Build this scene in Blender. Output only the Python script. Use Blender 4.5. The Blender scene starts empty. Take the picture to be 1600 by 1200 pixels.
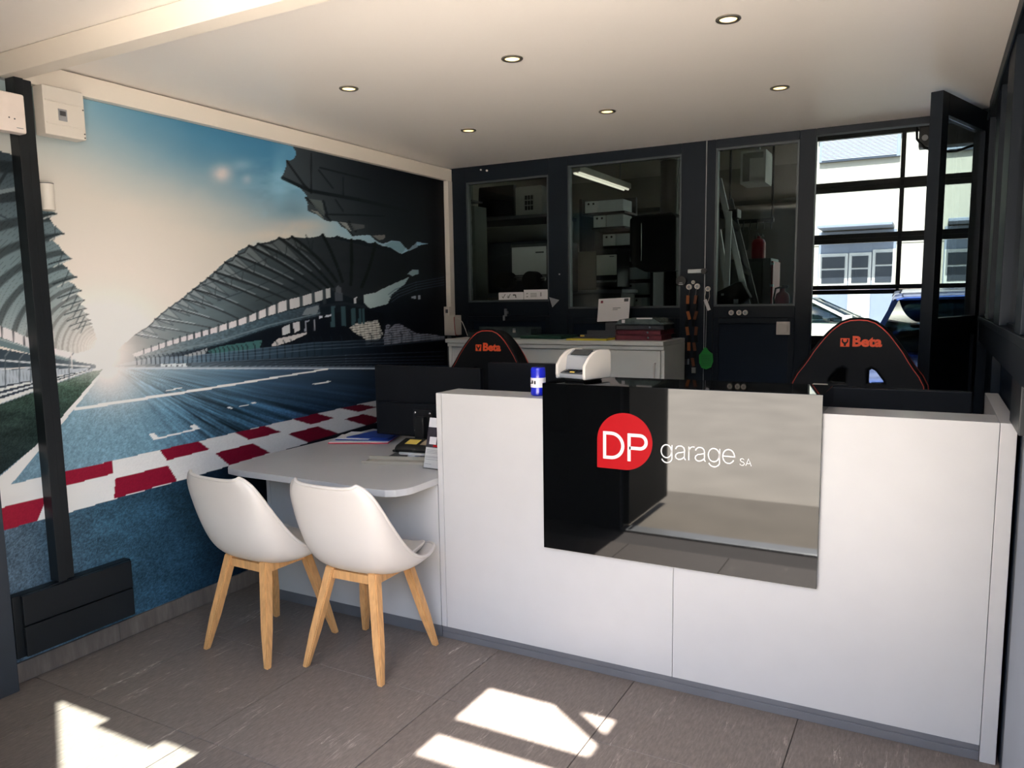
import bpy, bmesh, math, random
import numpy as np
from mathutils import Matrix, Vector
random.seed(4)
SC = bpy.context.scene
COL = SC.collection
PI = math.pi

# ------------------------------------------------------------------ camera, sky, sun, exposure
cd = bpy.data.cameras.new('camera')
cam = bpy.data.objects.new('camera', cd)
COL.objects.link(cam)
cd.sensor_width = 36.0
cd.lens = 1207.705 / 1600 * 36.0
cd.shift_y = 18.12 / 1600
cd.clip_start = 0.02
R_ = (0.8793400752481564, 0.47596350490880607, -0.01482477849722441)
U_ = (-0.04575906030451492, 0.11544540477202106, 0.992259274039337)
F_ = (-0.4739906544042979, 0.871854976766176, -0.12329541364315319)
cam.matrix_world = Matrix(((R_[0], U_[0], -F_[0], 1.89523), (R_[1], U_[1], -F_[1], -2.78848), (R_[2], U_[2], -F_[2], 1.52016), (0, 0, 0, 1)))
SC.camera = cam

world = bpy.data.worlds.new('sky')
SC.world = world
world.use_nodes = True
wn = world.node_tree
bg = wn.nodes['Background']
sky = wn.nodes.new('ShaderNodeTexSky')
sky.sky_type = 'NISHITA'
sky.sun_disc = False
sky.sun_elevation = math.radians(55.6)
sky.sun_rotation = PI
sky.air_density = 1.2
sky.dust_density = 2.0
wn.links.new(sky.outputs[0], bg.inputs['Color'])
bg.inputs['Strength'].default_value = 0.46

sl = bpy.data.lights.new('sun', 'SUN')
sl.energy = 20.0
sl.angle = math.radians(0.53)
sl.color = (1.0, 0.96, 0.90)
sun = bpy.data.objects.new('sun', sl)
COL.objects.link(sun)
sun.location = (0, -8, 12)
sun.rotation_euler = (math.radians(34.4), 0, 0)

vs = SC.view_settings
SC.display_settings.display_device = 'sRGB'
vs.view_transform = 'Standard'
vs.look = 'None'
vs.gamma = 1.0
vs.use_curve_mapping = False
vs.exposure = 1.53
SC.cycles.max_bounces = 10
SC.cycles.diffuse_bounces = 6
SC.cycles.glossy_bounces = 5
SC.cycles.transparent_max_bounces = 12
SC.cycles.caustics_reflective = False
SC.cycles.caustics_refractive = False
SC.cycles.sample_clamp_indirect = 6.0
SC.cycles.use_denoising = True

# ------------------------------------------------------------------ helpers
def s2l(v):
    v = v / 255.0
    return v / 12.92 if v <= 0.04045 else ((v + 0.055) / 1.055) ** 2.4
def rgb(c):
    return (s2l(c[0]), s2l(c[1]), s2l(c[2]), 1.0)

def M(name, c, rough=0.5, metal=0.0, var=0.06, scale=9.0, bump=0.0, spec=0.5, coat=0.0, emit=None, estr=0.0, stretch=None):
    m = bpy.data.materials.new(name)
    m.use_nodes = True
    nt = m.node_tree
    b = nt.nodes['Principled BSDF']
    b.inputs['Roughness'].default_value = rough
    b.inputs['Metallic'].default_value = metal
    b.inputs['Specular IOR Level'].default_value = spec
    b.inputs['Coat Weight'].default_value = coat
    tc = nt.nodes.new('ShaderNodeTexCoord')
    mp = nt.nodes.new('ShaderNodeMapping')
    nt.links.new(tc.outputs['Object'], mp.inputs['Vector'])
    if stretch:
        mp.inputs['Scale'].default_value = stretch
    nz = nt.nodes.new('ShaderNodeTexNoise')
    nz.inputs['Scale'].default_value = scale
    nz.inputs['Detail'].default_value = 4.0
    nt.links.new(mp.outputs[0], nz.inputs['Vector'])
    cr = nt.nodes.new('ShaderNodeValToRGB')
    L = rgb(c)
    cr.color_ramp.elements[0].position = 0.3
    cr.color_ramp.elements[1].position = 0.7
    cr.color_ramp.elements[0].color = tuple(max(0, x * (1 - var)) for x in L[:3]) + (1,)
    cr.color_ramp.elements[1].color = tuple(min(1, x * (1 + var)) for x in L[:3]) + (1,)
    nt.links.new(nz.outputs['Fac'], cr.inputs['Fac'])
    nt.links.new(cr.outputs['Color'], b.inputs['Base Color'])
    if bump:
        bp = nt.nodes.new('ShaderNodeBump')
        bp.inputs['Strength'].default_value = bump
        bp.inputs['Distance'].default_value = 0.002
        nt.links.new(nz.outputs['Fac'], bp.inputs['Height'])
        nt.links.new(bp.outputs[0], b.inputs['Normal'])
    if emit:
        b.inputs['Emission Color'].default_value = rgb(emit)
        b.inputs['Emission Strength'].default_value = estr
    return m

def glass(name, tint=(235, 242, 240), ior=1.5):
    m = bpy.data.materials.new(name)
    m.use_nodes = True
    nt = m.node_tree
    nt.nodes.remove(nt.nodes['Principled BSDF'])
    out = nt.nodes['Material Output']
    lw = nt.nodes.new('ShaderNodeLayerWeight')          # facing weight shaped into a thin-pane reflectance
    lw.inputs['Blend'].default_value = 0.5
    pw = nt.nodes.new('ShaderNodeMath'); pw.operation = 'POWER'; pw.inputs[1].default_value = 5.0
    fr = nt.nodes.new('ShaderNodeMath'); fr.operation = 'MULTIPLY_ADD'
    f0 = ((ior - 1) / (ior + 1)) ** 2
    fr.inputs[1].default_value = 1 - f0; fr.inputs[2].default_value = f0
    nt.links.new(lw.outputs['Facing'], pw.inputs[0]); nt.links.new(pw.outputs[0], fr.inputs[0])
    tr = nt.nodes.new('ShaderNodeBsdfTransparent')
    tr.inputs['Color'].default_value = rgb(tint)
    gl = nt.nodes.new('ShaderNodeBsdfGlossy')
    gl.inputs['Roughness'].default_value = 0.01
    mx = nt.nodes.new('ShaderNodeMixShader')
    nt.links.new(fr.outputs[0], mx.inputs['Fac'])
    nt.links.new(tr.outputs[0], mx.inputs[1])
    nt.links.new(gl.outputs[0], mx.inputs[2])
    nt.links.new(mx.outputs[0], out.inputs['Surface'])
    return m

class MB:
    """collects shapes into one mesh"""
    def __init__(s):
        s.b = bmesh.new()
    def _bev(s, vs, w, seg=2):
        if w > 0:
            es = list({e for v in vs for e in v.link_edges})
            bmesh.ops.bevel(s.b, geom=es, offset=w, segments=seg, affect='EDGES', profile=0.5, clamp_overlap=True)
    def box(s, x0, x1, y0, y1, z0, z1, bev=0.0, mat=None, seg=2):
        mt = Matrix.Translation(((x0 + x1) / 2, (y0 + y1) / 2, (z0 + z1) / 2)) @ Matrix.Diagonal((abs(x1 - x0), abs(y1 - y0), abs(z1 - z0), 1))
        if mat is not None:
            mt = mat @ mt
        r = bmesh.ops.create_cube(s.b, size=1.0, matrix=mt)
        s._bev(r['verts'], bev, seg)
        return s
    def cyl(s, p0, p1, r0, r1=None, n=20, bev=0.0):
        p0, p1 = Vector(p0), Vector(p1)
        r1 = r0 if r1 is None else r1
        d = p1 - p0
        q = d.to_track_quat('Z', 'Y').to_matrix().to_4x4()
        mt = Matrix.Translation((p0 + p1) / 2) @ q
        r = bmesh.ops.create_cone(s.b, cap_ends=True, segments=n, radius1=r0, radius2=r1, depth=d.length, matrix=mt)
        if bev:
            es = [e for e in {e for v in r['verts'] for e in v.link_edges} if any(len(f.verts) > 4 for f in e.link_faces)]
            bmesh.ops.bevel(s.b, geom=es, offset=bev, segments=2, affect='EDGES', profile=0.5, clamp_overlap=True)
        return s
    def sph(s, c, r, sc=(1, 1, 1), n=12):
        bmesh.ops.create_uvsphere(s.b, u_segments=n * 2, v_segments=n, radius=r, matrix=Matrix.Translation(c) @ Matrix.Diagonal((*sc, 1)))
        return s
    def prism(s, pts, axis, a0, a1, bev=0.0):
        """pts 2D polygon; axis 'x','y','z' extruded from a0 to a1 (2D order: x->(y,z), y->(x,z), z->(x,y))"""
        def P(p, a):
            return {'x': (a, p[0], p[1]), 'y': (p[0], a, p[1]), 'z': (p[0], p[1], a)}[axis]
        v0 = [s.b.verts.new(P(p, a0)) for p in pts]
        v1 = [s.b.verts.new(P(p, a1)) for p in pts]
        n = len(pts)
        fs = [s.b.faces.new(v0), s.b.faces.new(v1[::-1])]
        for i in range(n):
            fs.append(s.b.faces.new((v0[i], v1[i], v1[(i + 1) % n], v0[(i + 1) % n])))
        bmesh.ops.recalc_face_normals(s.b, faces=fs)
        s._bev(v0 + v1, bev)
        return s
    def tube(s, pts, r, n=8, closed=False):
        pts = [Vector(p) for p in pts]
        rings = []
        N = len(pts)
        up = Vector((0.13, 0.27, 0.95)).normalized()
        prev = None
        for i, p in enumerate(pts):
            if closed:
                t = pts[(i + 1) % N] - pts[i - 1]
            else:
                t = pts[min(i + 1, N - 1)] - pts[max(i - 1, 0)]
            t.normalize()
            a = (prev - t * prev.dot(t)) if prev is not None else t.cross(up)
            if a.length < 1e-5:
                a = t.orthogonal()
            a.normalize()
            prev = a
            b = t.cross(a)
            rr = r[i] if isinstance(r, (list, tuple)) else r
            rings.append([s.b.verts.new(p + (a * math.cos(2 * PI * k / n) + b * math.sin(2 * PI * k / n)) * rr) for k in range(n)])
        for i in range(N if closed else N - 1):
            A, B = rings[i], rings[(i + 1) % N]
            for k in range(n):
                s.b.faces.new((A[k], A[(k + 1) % n], B[(k + 1) % n], B[k]))
        if not closed:
            s.b.faces.new(rings[0][::-1]); s.b.faces.new(rings[-1])
        return s
    def lathe(s, prof, c=(0, 0, 0), n=28, caps=True):
        rings = []
        for (r, z) in prof:
            rings.append([s.b.verts.new((c[0] + r * math.cos(2 * PI * k / n), c[1] + r * math.sin(2 * PI * k / n), c[2] + z)) for k in range(n)])
        for i in range(len(rings) - 1):
            for k in range(n):
                s.b.faces.new((rings[i][k], rings[i][(k + 1) % n], rings[i + 1][(k + 1) % n], rings[i + 1][k]))
        if caps:
            s.b.faces.new(rings[0][::-1]); s.b.faces.new(rings[-1])
        return s
    def loft(s, rings, caps=True, closed=True):
        V = [[s.b.verts.new(p) for p in r] for r in rings]
        n = len(rings[0])
        for i in range(len(V) - 1):
            for k in range(n if closed else n - 1):
                s.b.faces.new((V[i][k], V[i][(k + 1) % n], V[i + 1][(k + 1) % n], V[i + 1][k]))
        if caps and closed:
            s.b.faces.new(V[0][::-1]); s.b.faces.new(V[-1])
        return s
    def quad(s, a, b, c, d):
        s.b.faces.new([s.b.verts.new(p) for p in (a, b, c, d)])
        return s
    def ribbon(s, pts, w, y, closed=False):
        """flat stroke of width w through 2-D points (x,z) on the plane at depth y"""
        P = [Vector(p) for p in pts]
        N = len(P)
        L, Rr = [], []
        for i in range(N):
            if closed:
                d0, d1 = P[i] - P[i - 1], P[(i + 1) % N] - P[i]
            else:
                d0 = P[i] - P[i - 1] if i else P[1] - P[0]
                d1 = P[i + 1] - P[i] if i < N - 1 else d0
            d0 = d0.normalized(); d1 = d1.normalized()
            n0, n1 = Vector((-d0.y, d0.x)), Vector((-d1.y, d1.x))
            m = (n0 + n1)
            m = m.normalized() if m.length > 1e-6 else n0
            k = min(1.6, 1 / max(0.4, m.dot(n0)))
            L.append(s.b.verts.new((P[i].x + m.x * w / 2 * k, y, P[i].y + m.y * w / 2 * k)))
            Rr.append(s.b.verts.new((P[i].x - m.x * w / 2 * k, y, P[i].y - m.y * w / 2 * k)))
        for i in range(N if closed else N - 1):
            j = (i + 1) % N
            s.b.faces.new((L[i], Rr[i], Rr[j], L[j]))
        return s
    def build(s, name, mat, parent=None, smooth=35, local=False, solid=0.0, sub=0):
        me = bpy.data.meshes.new(name)
        bmesh.ops.recalc_face_normals(s.b, faces=s.b.faces)
        s.b.to_mesh(me)
        s.b.free()
        return link(name, me, mat, parent, smooth, local, solid, sub)

def link(name, me, mat, parent=None, smooth=35, local=False, solid=0.0, sub=0):
    o = bpy.data.objects.new(name, me)
    COL.objects.link(o)
    if mat is not None:
        me.materials.append(mat)
    if smooth:
        me.shade_auto_smooth(math.radians(smooth)) if hasattr(me, 'shade_auto_smooth') else None
        for p in me.polygons:
            p.use_smooth = True
        try:
            me.set_sharp_from_angle(angle=math.radians(smooth))
        except Exception:
            pass
    if smooth and not solid and not sub and len(me.polygons) < 5000:
        md = o.modifiers.new('normals', 'WEIGHTED_NORMAL'); md.keep_sharp = True; md.weight = 100
    if solid:
        md = o.modifiers.new('thickness', 'SOLIDIFY'); md.thickness = solid; md.offset = 0
    if sub:
        md = o.modifiers.new('smooth', 'SUBSURF'); md.levels = sub; md.render_levels = sub
    if parent is not None:
        o.parent = parent
        if not local:
            o.matrix_parent_inverse = Matrix.Translation(-wloc(parent))
    return o

def wloc(o):
    v = Vector((0, 0, 0))
    while o is not None:
        v = v + o.location
        if o.parent is not None:
            v = v + o.matrix_parent_inverse.translation
        o = o.parent
    return v

def tag(o, label=None, cat=None, group=None, kind=None):
    if label: o['label'] = label
    if cat: o['category'] = cat
    if group: o['group'] = group
    if kind: o['kind'] = kind
    return o
def thing(name, label, cat, loc=(0, 0, 0), rz=0.0, group=None):
    o = bpy.data.objects.new(name, None)
    COL.objects.link(o)
    o.empty_display_size = 0.05
    o.location = loc
    o.rotation_euler = (0, 0, rz)
    return tag(o, label, cat, group)
def struct(name, loc=(0, 0, 0)):
    o = bpy.data.objects.new(name, None)
    COL.objects.link(o)
    o.empty_display_size = 0.05
    o.location = loc
    o['kind'] = 'structure'
    return o
def smesh(name, mb, mat, parent=None, smooth=35):
    o = mb.build(name, mat, parent, smooth)
    if parent is None:
        o['kind'] = 'structure'
    return o
def copy_tree(o, parent=None):
    c = o.copy()
    COL.objects.link(c)
    if parent is not None:
        c.parent = parent
    for ch in list(o.children):
        copy_tree(ch, c)
    return c
def box(*a, **k):
    return MB().box(*a, **k)
def text(name, body, size, mat, mw, parent=None, bold=0.0, ext=0.0006, align='CENTER', sx=1.0):
    cu = bpy.data.curves.new(name, 'FONT')
    cu.body = body; cu.size = size; cu.offset = bold; cu.extrude = ext
    cu.align_x = align; cu.align_y = 'CENTER'; cu.resolution_u = 3
    tmp = bpy.data.objects.new('tmp', cu)
    COL.objects.link(tmp)
    dg = bpy.context.evaluated_depsgraph_get()
    me = bpy.data.meshes.new_from_object(tmp.evaluated_get(dg))
    bpy.data.objects.remove(tmp); bpy.data.curves.remove(cu)
    me.transform(mw @ Matrix.Diagonal((sx, 1, 1, 1)))
    me.materials.clear()
    return link(name, me, mat, parent, 0)
UPRIGHT = Matrix(((1, 0, 0, 0), (0, 0, -1, 0), (0, 1, 0, 0), (0, 0, 0, 1)))   # text plane -> xz plane facing -y
def shape2d(outlines, depth, bev, name, mat, parent, mw, res=2):
    """filled 2-D outlines (with holes) given a thickness, as a mesh"""
    cu = bpy.data.curves.new(name, 'CURVE')
    cu.dimensions = '2D'; cu.fill_mode = 'BOTH'; cu.extrude = depth / 2; cu.bevel_depth = bev; cu.bevel_resolution = res
    for pts in outlines:
        sp = cu.splines.new('POLY')
        sp.points.add(len(pts) - 1)
        for p, q in zip(sp.points, pts):
            p.co = (q[0], q[1], 0, 1)
        sp.use_cyclic_u = True
    tmp = bpy.data.objects.new('tmp', cu)
    COL.objects.link(tmp)
    dg = bpy.context.evaluated_depsgraph_get()
    me = bpy.data.meshes.new_from_object(tmp.evaluated_get(dg))
    bpy.data.objects.remove(tmp); bpy.data.curves.remove(cu)
    me.transform(mw)
    me.materials.clear()
    return link(name, me, mat, parent, 40, local=True)
def arc(cx, cz, rx, rz, a0, a1, n=14):
    return [(cx + rx * math.cos(math.radians(a0 + (a1 - a0) * i / n)), cz + rz * math.sin(math.radians(a0 + (a1 - a0) * i / n))) for i in range(n + 1)]

# ------------------------------------------------------------------ materials
white = M('white_laminate', (188, 187, 187), 0.32, var=0.015, spec=0.45)
white_gloss = M('white_gloss_laminate', (240, 240, 240), 0.2, var=0.01, spec=0.5)
white_plastic = M('white_plastic', (222, 216, 208), 0.42, var=0.015)
seat_white = M('white_moulded_plastic', (206, 199, 193), 0.38, var=0.01)
pad_white = M('white_leatherette', (200, 194, 187), 0.55, var=0.03, bump=0.1, scale=60)
ceil_m = M('painted_ceiling', (244, 239, 235), 0.34, var=0.012, scale=2, spec=0.5)
soffit_m = M('painted_boxing', (236, 228, 217), 0.45, var=0.012, scale=2)
navy = M('navy_painted_metal', (17, 25, 34), 0.45, var=0.08, scale=4, spec=0.22)
navy_deep = M('navy_panel', (12, 25, 40), 0.48, var=0.1, scale=3, spec=0.22)
anthr = M('anthracite_metal', (27, 31, 35), 0.4, var=0.08, spec=0.35)
grey_post = M('grey_painted_metal', (96, 103, 116), 0.5, var=0.05)
black_pl = M('black_plastic', (15, 16, 18), 0.45, var=0.1)
black_mon = M('monitor_black_plastic', (14, 16, 21), 0.5, var=0.08, spec=0.22)
black_gl = M('black_gloss_acrylic', (7, 8, 9), 0.03, var=0.02, spec=0.45)
black_fab = M('black_leatherette', (11, 12, 14), 0.6, var=0.12, bump=0.1, scale=70, spec=0.2)
orange = M('orange_piping', (235, 82, 40), 0.5, var=0.05)
orange_txt = M('orange_embroidery', (240, 84, 38), 0.6, var=0.08, scale=80)
redpipe = M('red_piping', (214, 62, 46), 0.5, var=0.05)
red_em = M('red_vinyl', (168, 3, 16), 0.5, var=0.01, spec=0.15)
white_vinyl = M('white_vinyl', (236, 234, 232), 0.4, var=0.005)
wood = M('pale_beech', (205, 154, 100), 0.5, var=0.16, scale=14, bump=0.12, stretch=(6, 6, 0.7))
alu = M('brushed_aluminium', (168, 170, 172), 0.35, metal=0.9, var=0.06)
plinth_m = M('plinth_grey', (112, 113, 118), 0.4, metal=0.3, var=0.06)
steel = M('chrome', (200, 200, 202), 0.18, metal=1.0, var=0.03)
brass = M('worn_brass', (150, 138, 112), 0.35, metal=0.8, var=0.12)
red_m = M('red_paint', (150, 24, 32), 0.4, var=0.08)
maroon = M('maroon_card', (92, 22, 34), 0.45, var=0.12)
green = M('green_plastic', (18, 130, 44), 0.45, var=0.05)
dgreen = M('dark_green_card', (18, 62, 48), 0.6, var=0.08)
yellow = M('yellow_card', (206, 190, 60), 0.6, var=0.05)
ynote = M('yellow_note', (232, 200, 96), 0.6, var=0.04)
blue_c = M('blue_enamel', (22, 36, 190), 0.25, var=0.05, coat=0.5)
blue_f = M('blue_card', (28, 62, 150), 0.5, var=0.06)
redf = M('red_card', (214, 60, 76), 0.5, var=0.06)
paper = M('paper', (224, 222, 226), 0.7, var=0.02)
greyp = M('grey_plastic', (150, 152, 156), 0.45, var=0.04)
dgrey = M('dark_grey_plastic', (74, 76, 80), 0.45, var=0.06)
screen_m = M('dark_screen', (52, 56, 58), 0.15, var=0.03)
rubber = M('black_rubber', (18, 18, 19), 0.75, var=0.15)
clearp = glass('clear_plastic', (250, 250, 248), 1.3)
pane_m = glass('window_glass', (232, 238, 236), 1.26)
pane_dark = glass('car_glass', (150, 165, 165), 1.5)
ws_wall = M('workshop_wall', (176, 172, 162), 0.7, var=0.06, scale=2)
ws_floor = M('workshop_floor', (92, 92, 90), 0.5, var=0.15, scale=2)
ws_ceil = M('workshop_ceiling', (168, 166, 158), 0.7, var=0.04, scale=2)
lamp_on = M('lit_lamp', (255, 240, 214), 0.4, emit=(255, 214, 138), estr=1.0)
ring_m = M('satin_nickel', (150, 146, 138), 0.35, metal=0.8, var=0.04)
# ------------------------------------------------------------------ floor, ceiling, walls
XL, XR, YB, ZC = -1.312, 2.124, 2.158, 2.483

def tile_mat():
    m = bpy.data.materials.new('stone_floor_tile')
    m.use_nodes = True
    nt = m.node_tree
    b = nt.nodes['Principled BSDF']
    b.inputs['Roughness'].default_value = 0.5
    b.inputs['Specular IOR Level'].default_value = 0.35
    geo = nt.nodes.new('ShaderNodeNewGeometry')
    oi = nt.nodes.new('ShaderNodeObjectInfo')
    def mapped(scale, rot=0.0):
        mp = nt.nodes.new('ShaderNodeMapping')
        mp.inputs['Scale'].default_value = scale
        mp.inputs['Rotation'].default_value = (0, 0, rot)
        nt.links.new(geo.outputs['Position'], mp.inputs['Vector'])
        return mp
    def noise(mp, sc, det, rough=0.6, dist=0.0):
        n = nt.nodes.new('ShaderNodeTexNoise')
        n.inputs['Scale'].default_value = sc; n.inputs['Detail'].default_value = det
        n.inputs['Roughness'].default_value = rough; n.inputs['Distortion'].default_value = dist
        nt.links.new(mp.outputs[0], n.inputs['Vector'])
        return n
    def ramp(src, stops):
        r = nt.nodes.new('ShaderNodeValToRGB')
        r.color_ramp.elements[0].position, r.color_ramp.elements[0].color = stops[0]
        r.color_ramp.elements[1].position, r.color_ramp.elements[1].color = stops[-1]
        for p, c in stops[1:-1]:
            e = r.color_ramp.elements.new(p); e.color = c
        nt.links.new(src, r.inputs['Fac'])
        return r
    fine = noise(mapped((30, 6, 1)), 4.0, 8, 0.7)
    base = ramp(fine.outputs['Fac'], [(0.25, rgb((89, 81, 76))), (0.5, rgb((108, 99, 93))), (0.78, rgb((131, 121, 113)))])
    vein = noise(mapped((11, 0.9, 1), 0.06), 2.2, 5, 0.62, 0.35)
    vr = ramp(vein.outputs['Fac'], [(0.485, (0, 0, 0, 1)), (0.5, (1, 1, 1, 1)), (0.515, (0, 0, 0, 1))])
    br = noise(mapped((5, 1.2, 1)), 2.4, 3)
    brr = ramp(br.outputs['Fac'], [(0.54, (0, 0, 0, 1)), (0.72, (.8, .8, .8, 1))])
    mu = nt.nodes.new('ShaderNodeMath'); mu.operation = 'MULTIPLY'
    nt.links.new(vr.outputs['Color'], mu.inputs[0]); nt.links.new(brr.outputs['Color'], mu.inputs[1])
    mx = nt.nodes.new('ShaderNodeMix'); mx.data_type = 'RGBA'
    nt.links.new(mu.outputs[0], mx.inputs[0])
    nt.links.new(base.outputs['Color'], mx.inputs[6])
    mx.inputs[7].default_value = rgb((196, 186, 174))
    hv = nt.nodes.new('ShaderNodeHueSaturation')
    mr = nt.nodes.new('ShaderNodeMapRange')
    mr.inputs[3].default_value = 0.93; mr.inputs[4].default_value = 1.07
    nt.links.new(oi.outputs['Random'], mr.inputs[0])
    nt.links.new(mr.outputs[0], hv.inputs['Value'])
    nt.links.new(mx.outputs[2], hv.inputs['Color'])
    nt.links.new(hv.outputs[0], b.inputs['Base Color'])
    bp = nt.nodes.new('ShaderNodeBump')
    bp.inputs['Strength'].default_value = 0.25; bp.inputs['Distance'].default_value = 0.002
    nt.links.new(fine.outputs['Fac'], bp.inputs['Height'])
    nt.links.new(bp.outputs[0], b.inputs['Normal'])
    return m
tile_m = tile_mat()
grout = M('grout', (84, 78, 75), 0.8)

floor = smesh('floor', box(-1.42, 2.25, -2.0, YB + 0.06, -0.08, -0.008), grout)
tb = MB().box(-0.3085, 0.3085, -0.3085, 0.3085, -0.009, 0.0, bev=0.0012, seg=1)
t_me = None
for i in range(-3, 4):
    for j in range(-4, 4):
        x0 = 0.603 + i * 0.62; y0 = -0.145 + j * 0.62
        if x0 + .31 < XL - 0.05 or x0 - .31 > XR + 0.05 or y0 - .31 < -2.05 or y0 + .31 > YB + .28:
            continue
        if t_me is None:
            o = tb.build('tile', tile_m, None, 0)
            t_me = o.data
        else:
            o = bpy.data.objects.new('tile', t_me)
            COL.objects.link(o)
        o.location = (x0, y0, 0)
        o.parent = floor
bpy.context.view_layer.update()

smesh('ceiling', box(-1.42, 2.25, -2.0, 2.22, ZC, ZC + 0.12), ceil_m)
smesh('trim_1', box(XL + .001, XR, -1.0, -0.925, 2.40, ZC - .001, bev=0.004), soffit_m)          # drop beam
trim2 = smesh('trim_2', box(XL + .002, -1.272, -0.924, YB - .001, 2.392, ZC - .007, bev=0.002), soffit_m)  # boxing along the left wall
wl = smesh('wall_left', box(-1.42, XL, -2.0, 2.22, -0.05, ZC + .1), M('left_wall_paint', (120, 126, 130), 0.7))
bl = struct('baseboard_left', (XL, 0, 0))
for k in range(7):
    y0 = -1.93 + k * 0.62
    y1 = min(y0 + .618, YB - .05)
    box(XL + .001, XL + .013, y0, y1, 0.001, 0.085, bev=.0015, seg=1).build('tile', tile_m, bl, 0)

# beam-foot post, corner trunking, front-left post
smesh('trim_3', MB().box(XL + .002, -1.25, -0.972, -0.935, .38, 2.40, bev=.003).box(XL + .002, -1.262, -0.934, -0.897, .38, 2.40, bev=.003), anthr)
smesh('trim_4', MB().box(XL + .004, -1.268, 2.098, YB - .002, 1.41, 2.391, bev=.003).box(XL + .004, -1.215, 2.06, YB - .002, 1.262, 1.41, bev=.004), white_plastic)
smesh('trim_5', box(XL + .014, -1.235, -1.60, -1.17, .0, 2.47, bev=.006), M('blue_grey_metal', (50, 57, 66), .5, var=.05))

# ---- back wall: navy frame with windows, lower panels, doorway
wb = struct('wall_back', (0, YB, 0))
def wbox(name, *a, mat=navy, bev=.004):
    return box(*a, bev=bev).build(name, mat, wb)
y0, y1 = YB, YB + .07
wbox('frame_post', XL, -1.155, y0, y1, 0, ZC)
wbox('frame_post', -.487, -.34, y0, y1, 0, ZC)
wbox('frame_post', .452, .607, y0, y1, 0, ZC)
wbox('frame_post', .613, .668, y0, y1, 0, ZC)
wbox('frame_post', 1.16, 1.25, y0, y1, 0, ZC)
wbox('frame_post', 2.06, XR, y0 - .03, y1, 0, ZC)
wbox('top_rail', -1.155, -.487, y0, y1, 2.372, ZC)
wbox('top_rail', -.34, .452, y0, y1, 2.418, ZC)
wbox('top_rail', .668, 1.16, y0, y1, 2.43, ZC)
wbox('top_rail', 1.25, 2.06, y0, y1, 2.445, ZC)
wbox('sill_rail', -1.155, -.487, y0, y1, 1.40, 1.505)
wbox('sill_rail', -.34, .452, y0, y1, 1.385, 1.452)
wbox('sill_rail', .668, 1.16, y0, y1, 1.385, 1.458)
for (a, b, t) in ((-1.155, -.487, 1.40), (-.34, .452, 1.385), (.668, 1.16, 1.385)):
    wbox('lower_panel', a, b, y0 + .02, y1, 0.0, t, mat=navy_deep, bev=0)
    m = MB()
    for q in ((a, a + .035, .03, t), (b - .035, b, .03, t), (a + .035, b - .035, t - .035, t), (a + .035, b - .035, .0, .06)):
        m.box(q[0], q[1], y0 + .006, y0 + .022, q[2], q[3], bev=.003)
    m.build('panel_moulding', navy, wb)
# slim reveal line beside the door post
box(.6085, .6115, y0 + .002, y0 + .03, .9, ZC).build('shadow_gap', alu, wb)
smesh('wall_workshop', box(-3.2, 4.2, YB + .001, YB + .07, ZC + .001, 3.75), ws_wall, wb)
wb.children[-1].name = 'upper_wall'

def window(n, x0, x1, z0, z1, y=YB + .03):
    w = struct('window_%d' % n, ((x0 + x1) / 2, y, z0))
    f = MB()
    t = .012
    f.box(x0, x1, y - .022, y + .022, z0, z0 + t).box(x0, x1, y - .022, y + .022, z1 - t, z1)
    f.box(x0, x0 + t, y - .022, y + .022, z0 + t, z1 - t).box(x1 - t, x1, y - .022, y + .022, z0 + t, z1 - t)
    f.build('glazing_bead', M('grey_bead_%d' % n, (62, 70, 74), .4), w)
    box(x0 + t, x1 - t, y - .003, y + .003, z0 + t, z1 - t).build('pane', pane_m, w)
    return w
window(1, -1.155, -.487, 1.505, 2.372)
window(2, -.34, .452, 1.452, 2.418)
window(3, .668, 1.16, 1.458, 2.43)

# ---- open door leaf at the doorway (hinged on the right post)
ang = math.atan2(.3163, .9487)                                 # leaf swings into the room
d1 = struct('door_1', (1.84, 1.445, 0))
d1.rotation_euler = (0, 0, -ang)
def dbox(name, x0, x1, yy0, yy1, z0, z1, mat=navy, bev=.003):
    return box(x0, x1, yy0, yy1, z0, z1, bev=bev).build(name, mat, d1, local=True)
LW = .72
dbox('stile', 0, .055, 0, .085, .03, 2.45); dbox('stile', 0, .055, LW - .085, LW, .03, 2.45)
dbox('top_rail', 0, .055, .085, LW - .085, 2.35, 2.45); dbox('mid_rail', 0, .055, .085, LW - .085, 1.30, 1.40)
dbox('bottom_rail', 0, .055, .085, LW - .085, .03, .15)
dbox('lower_panel', .015, .04, .085, LW - .085, .15, 1.30, navy_deep)
dbox('pane', .025, .031, .085, LW - .085, 1.40, 2.35, pane_m, 0)
dbox('lock_plate', -.004, .0, .03, .06, .98, 1.2, alu, .001)
lv = dbox('handle', -.05, -.004, .035, .05, 1.06, 1.075, steel, .003)
box(-.062, -.05, .035, .16, 1.058, 1.077, bev=.005).build('lever', steel, lv)
lv.children[-1].matrix_parent_inverse = Matrix.Identity(4)
d2h = struct('trim_6', (2.066, 2.13, 0))
for zz in (2.18, 1.83):
    MB().cyl((2.052, 2.105, zz - .075), (2.052, 2.105, zz - .002), .009, bev=.002).cyl((2.052, 2.105, zz + .002), (2.052, 2.105, zz + .075), .009, bev=.002).build('hinge', brass, d2h)

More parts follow.
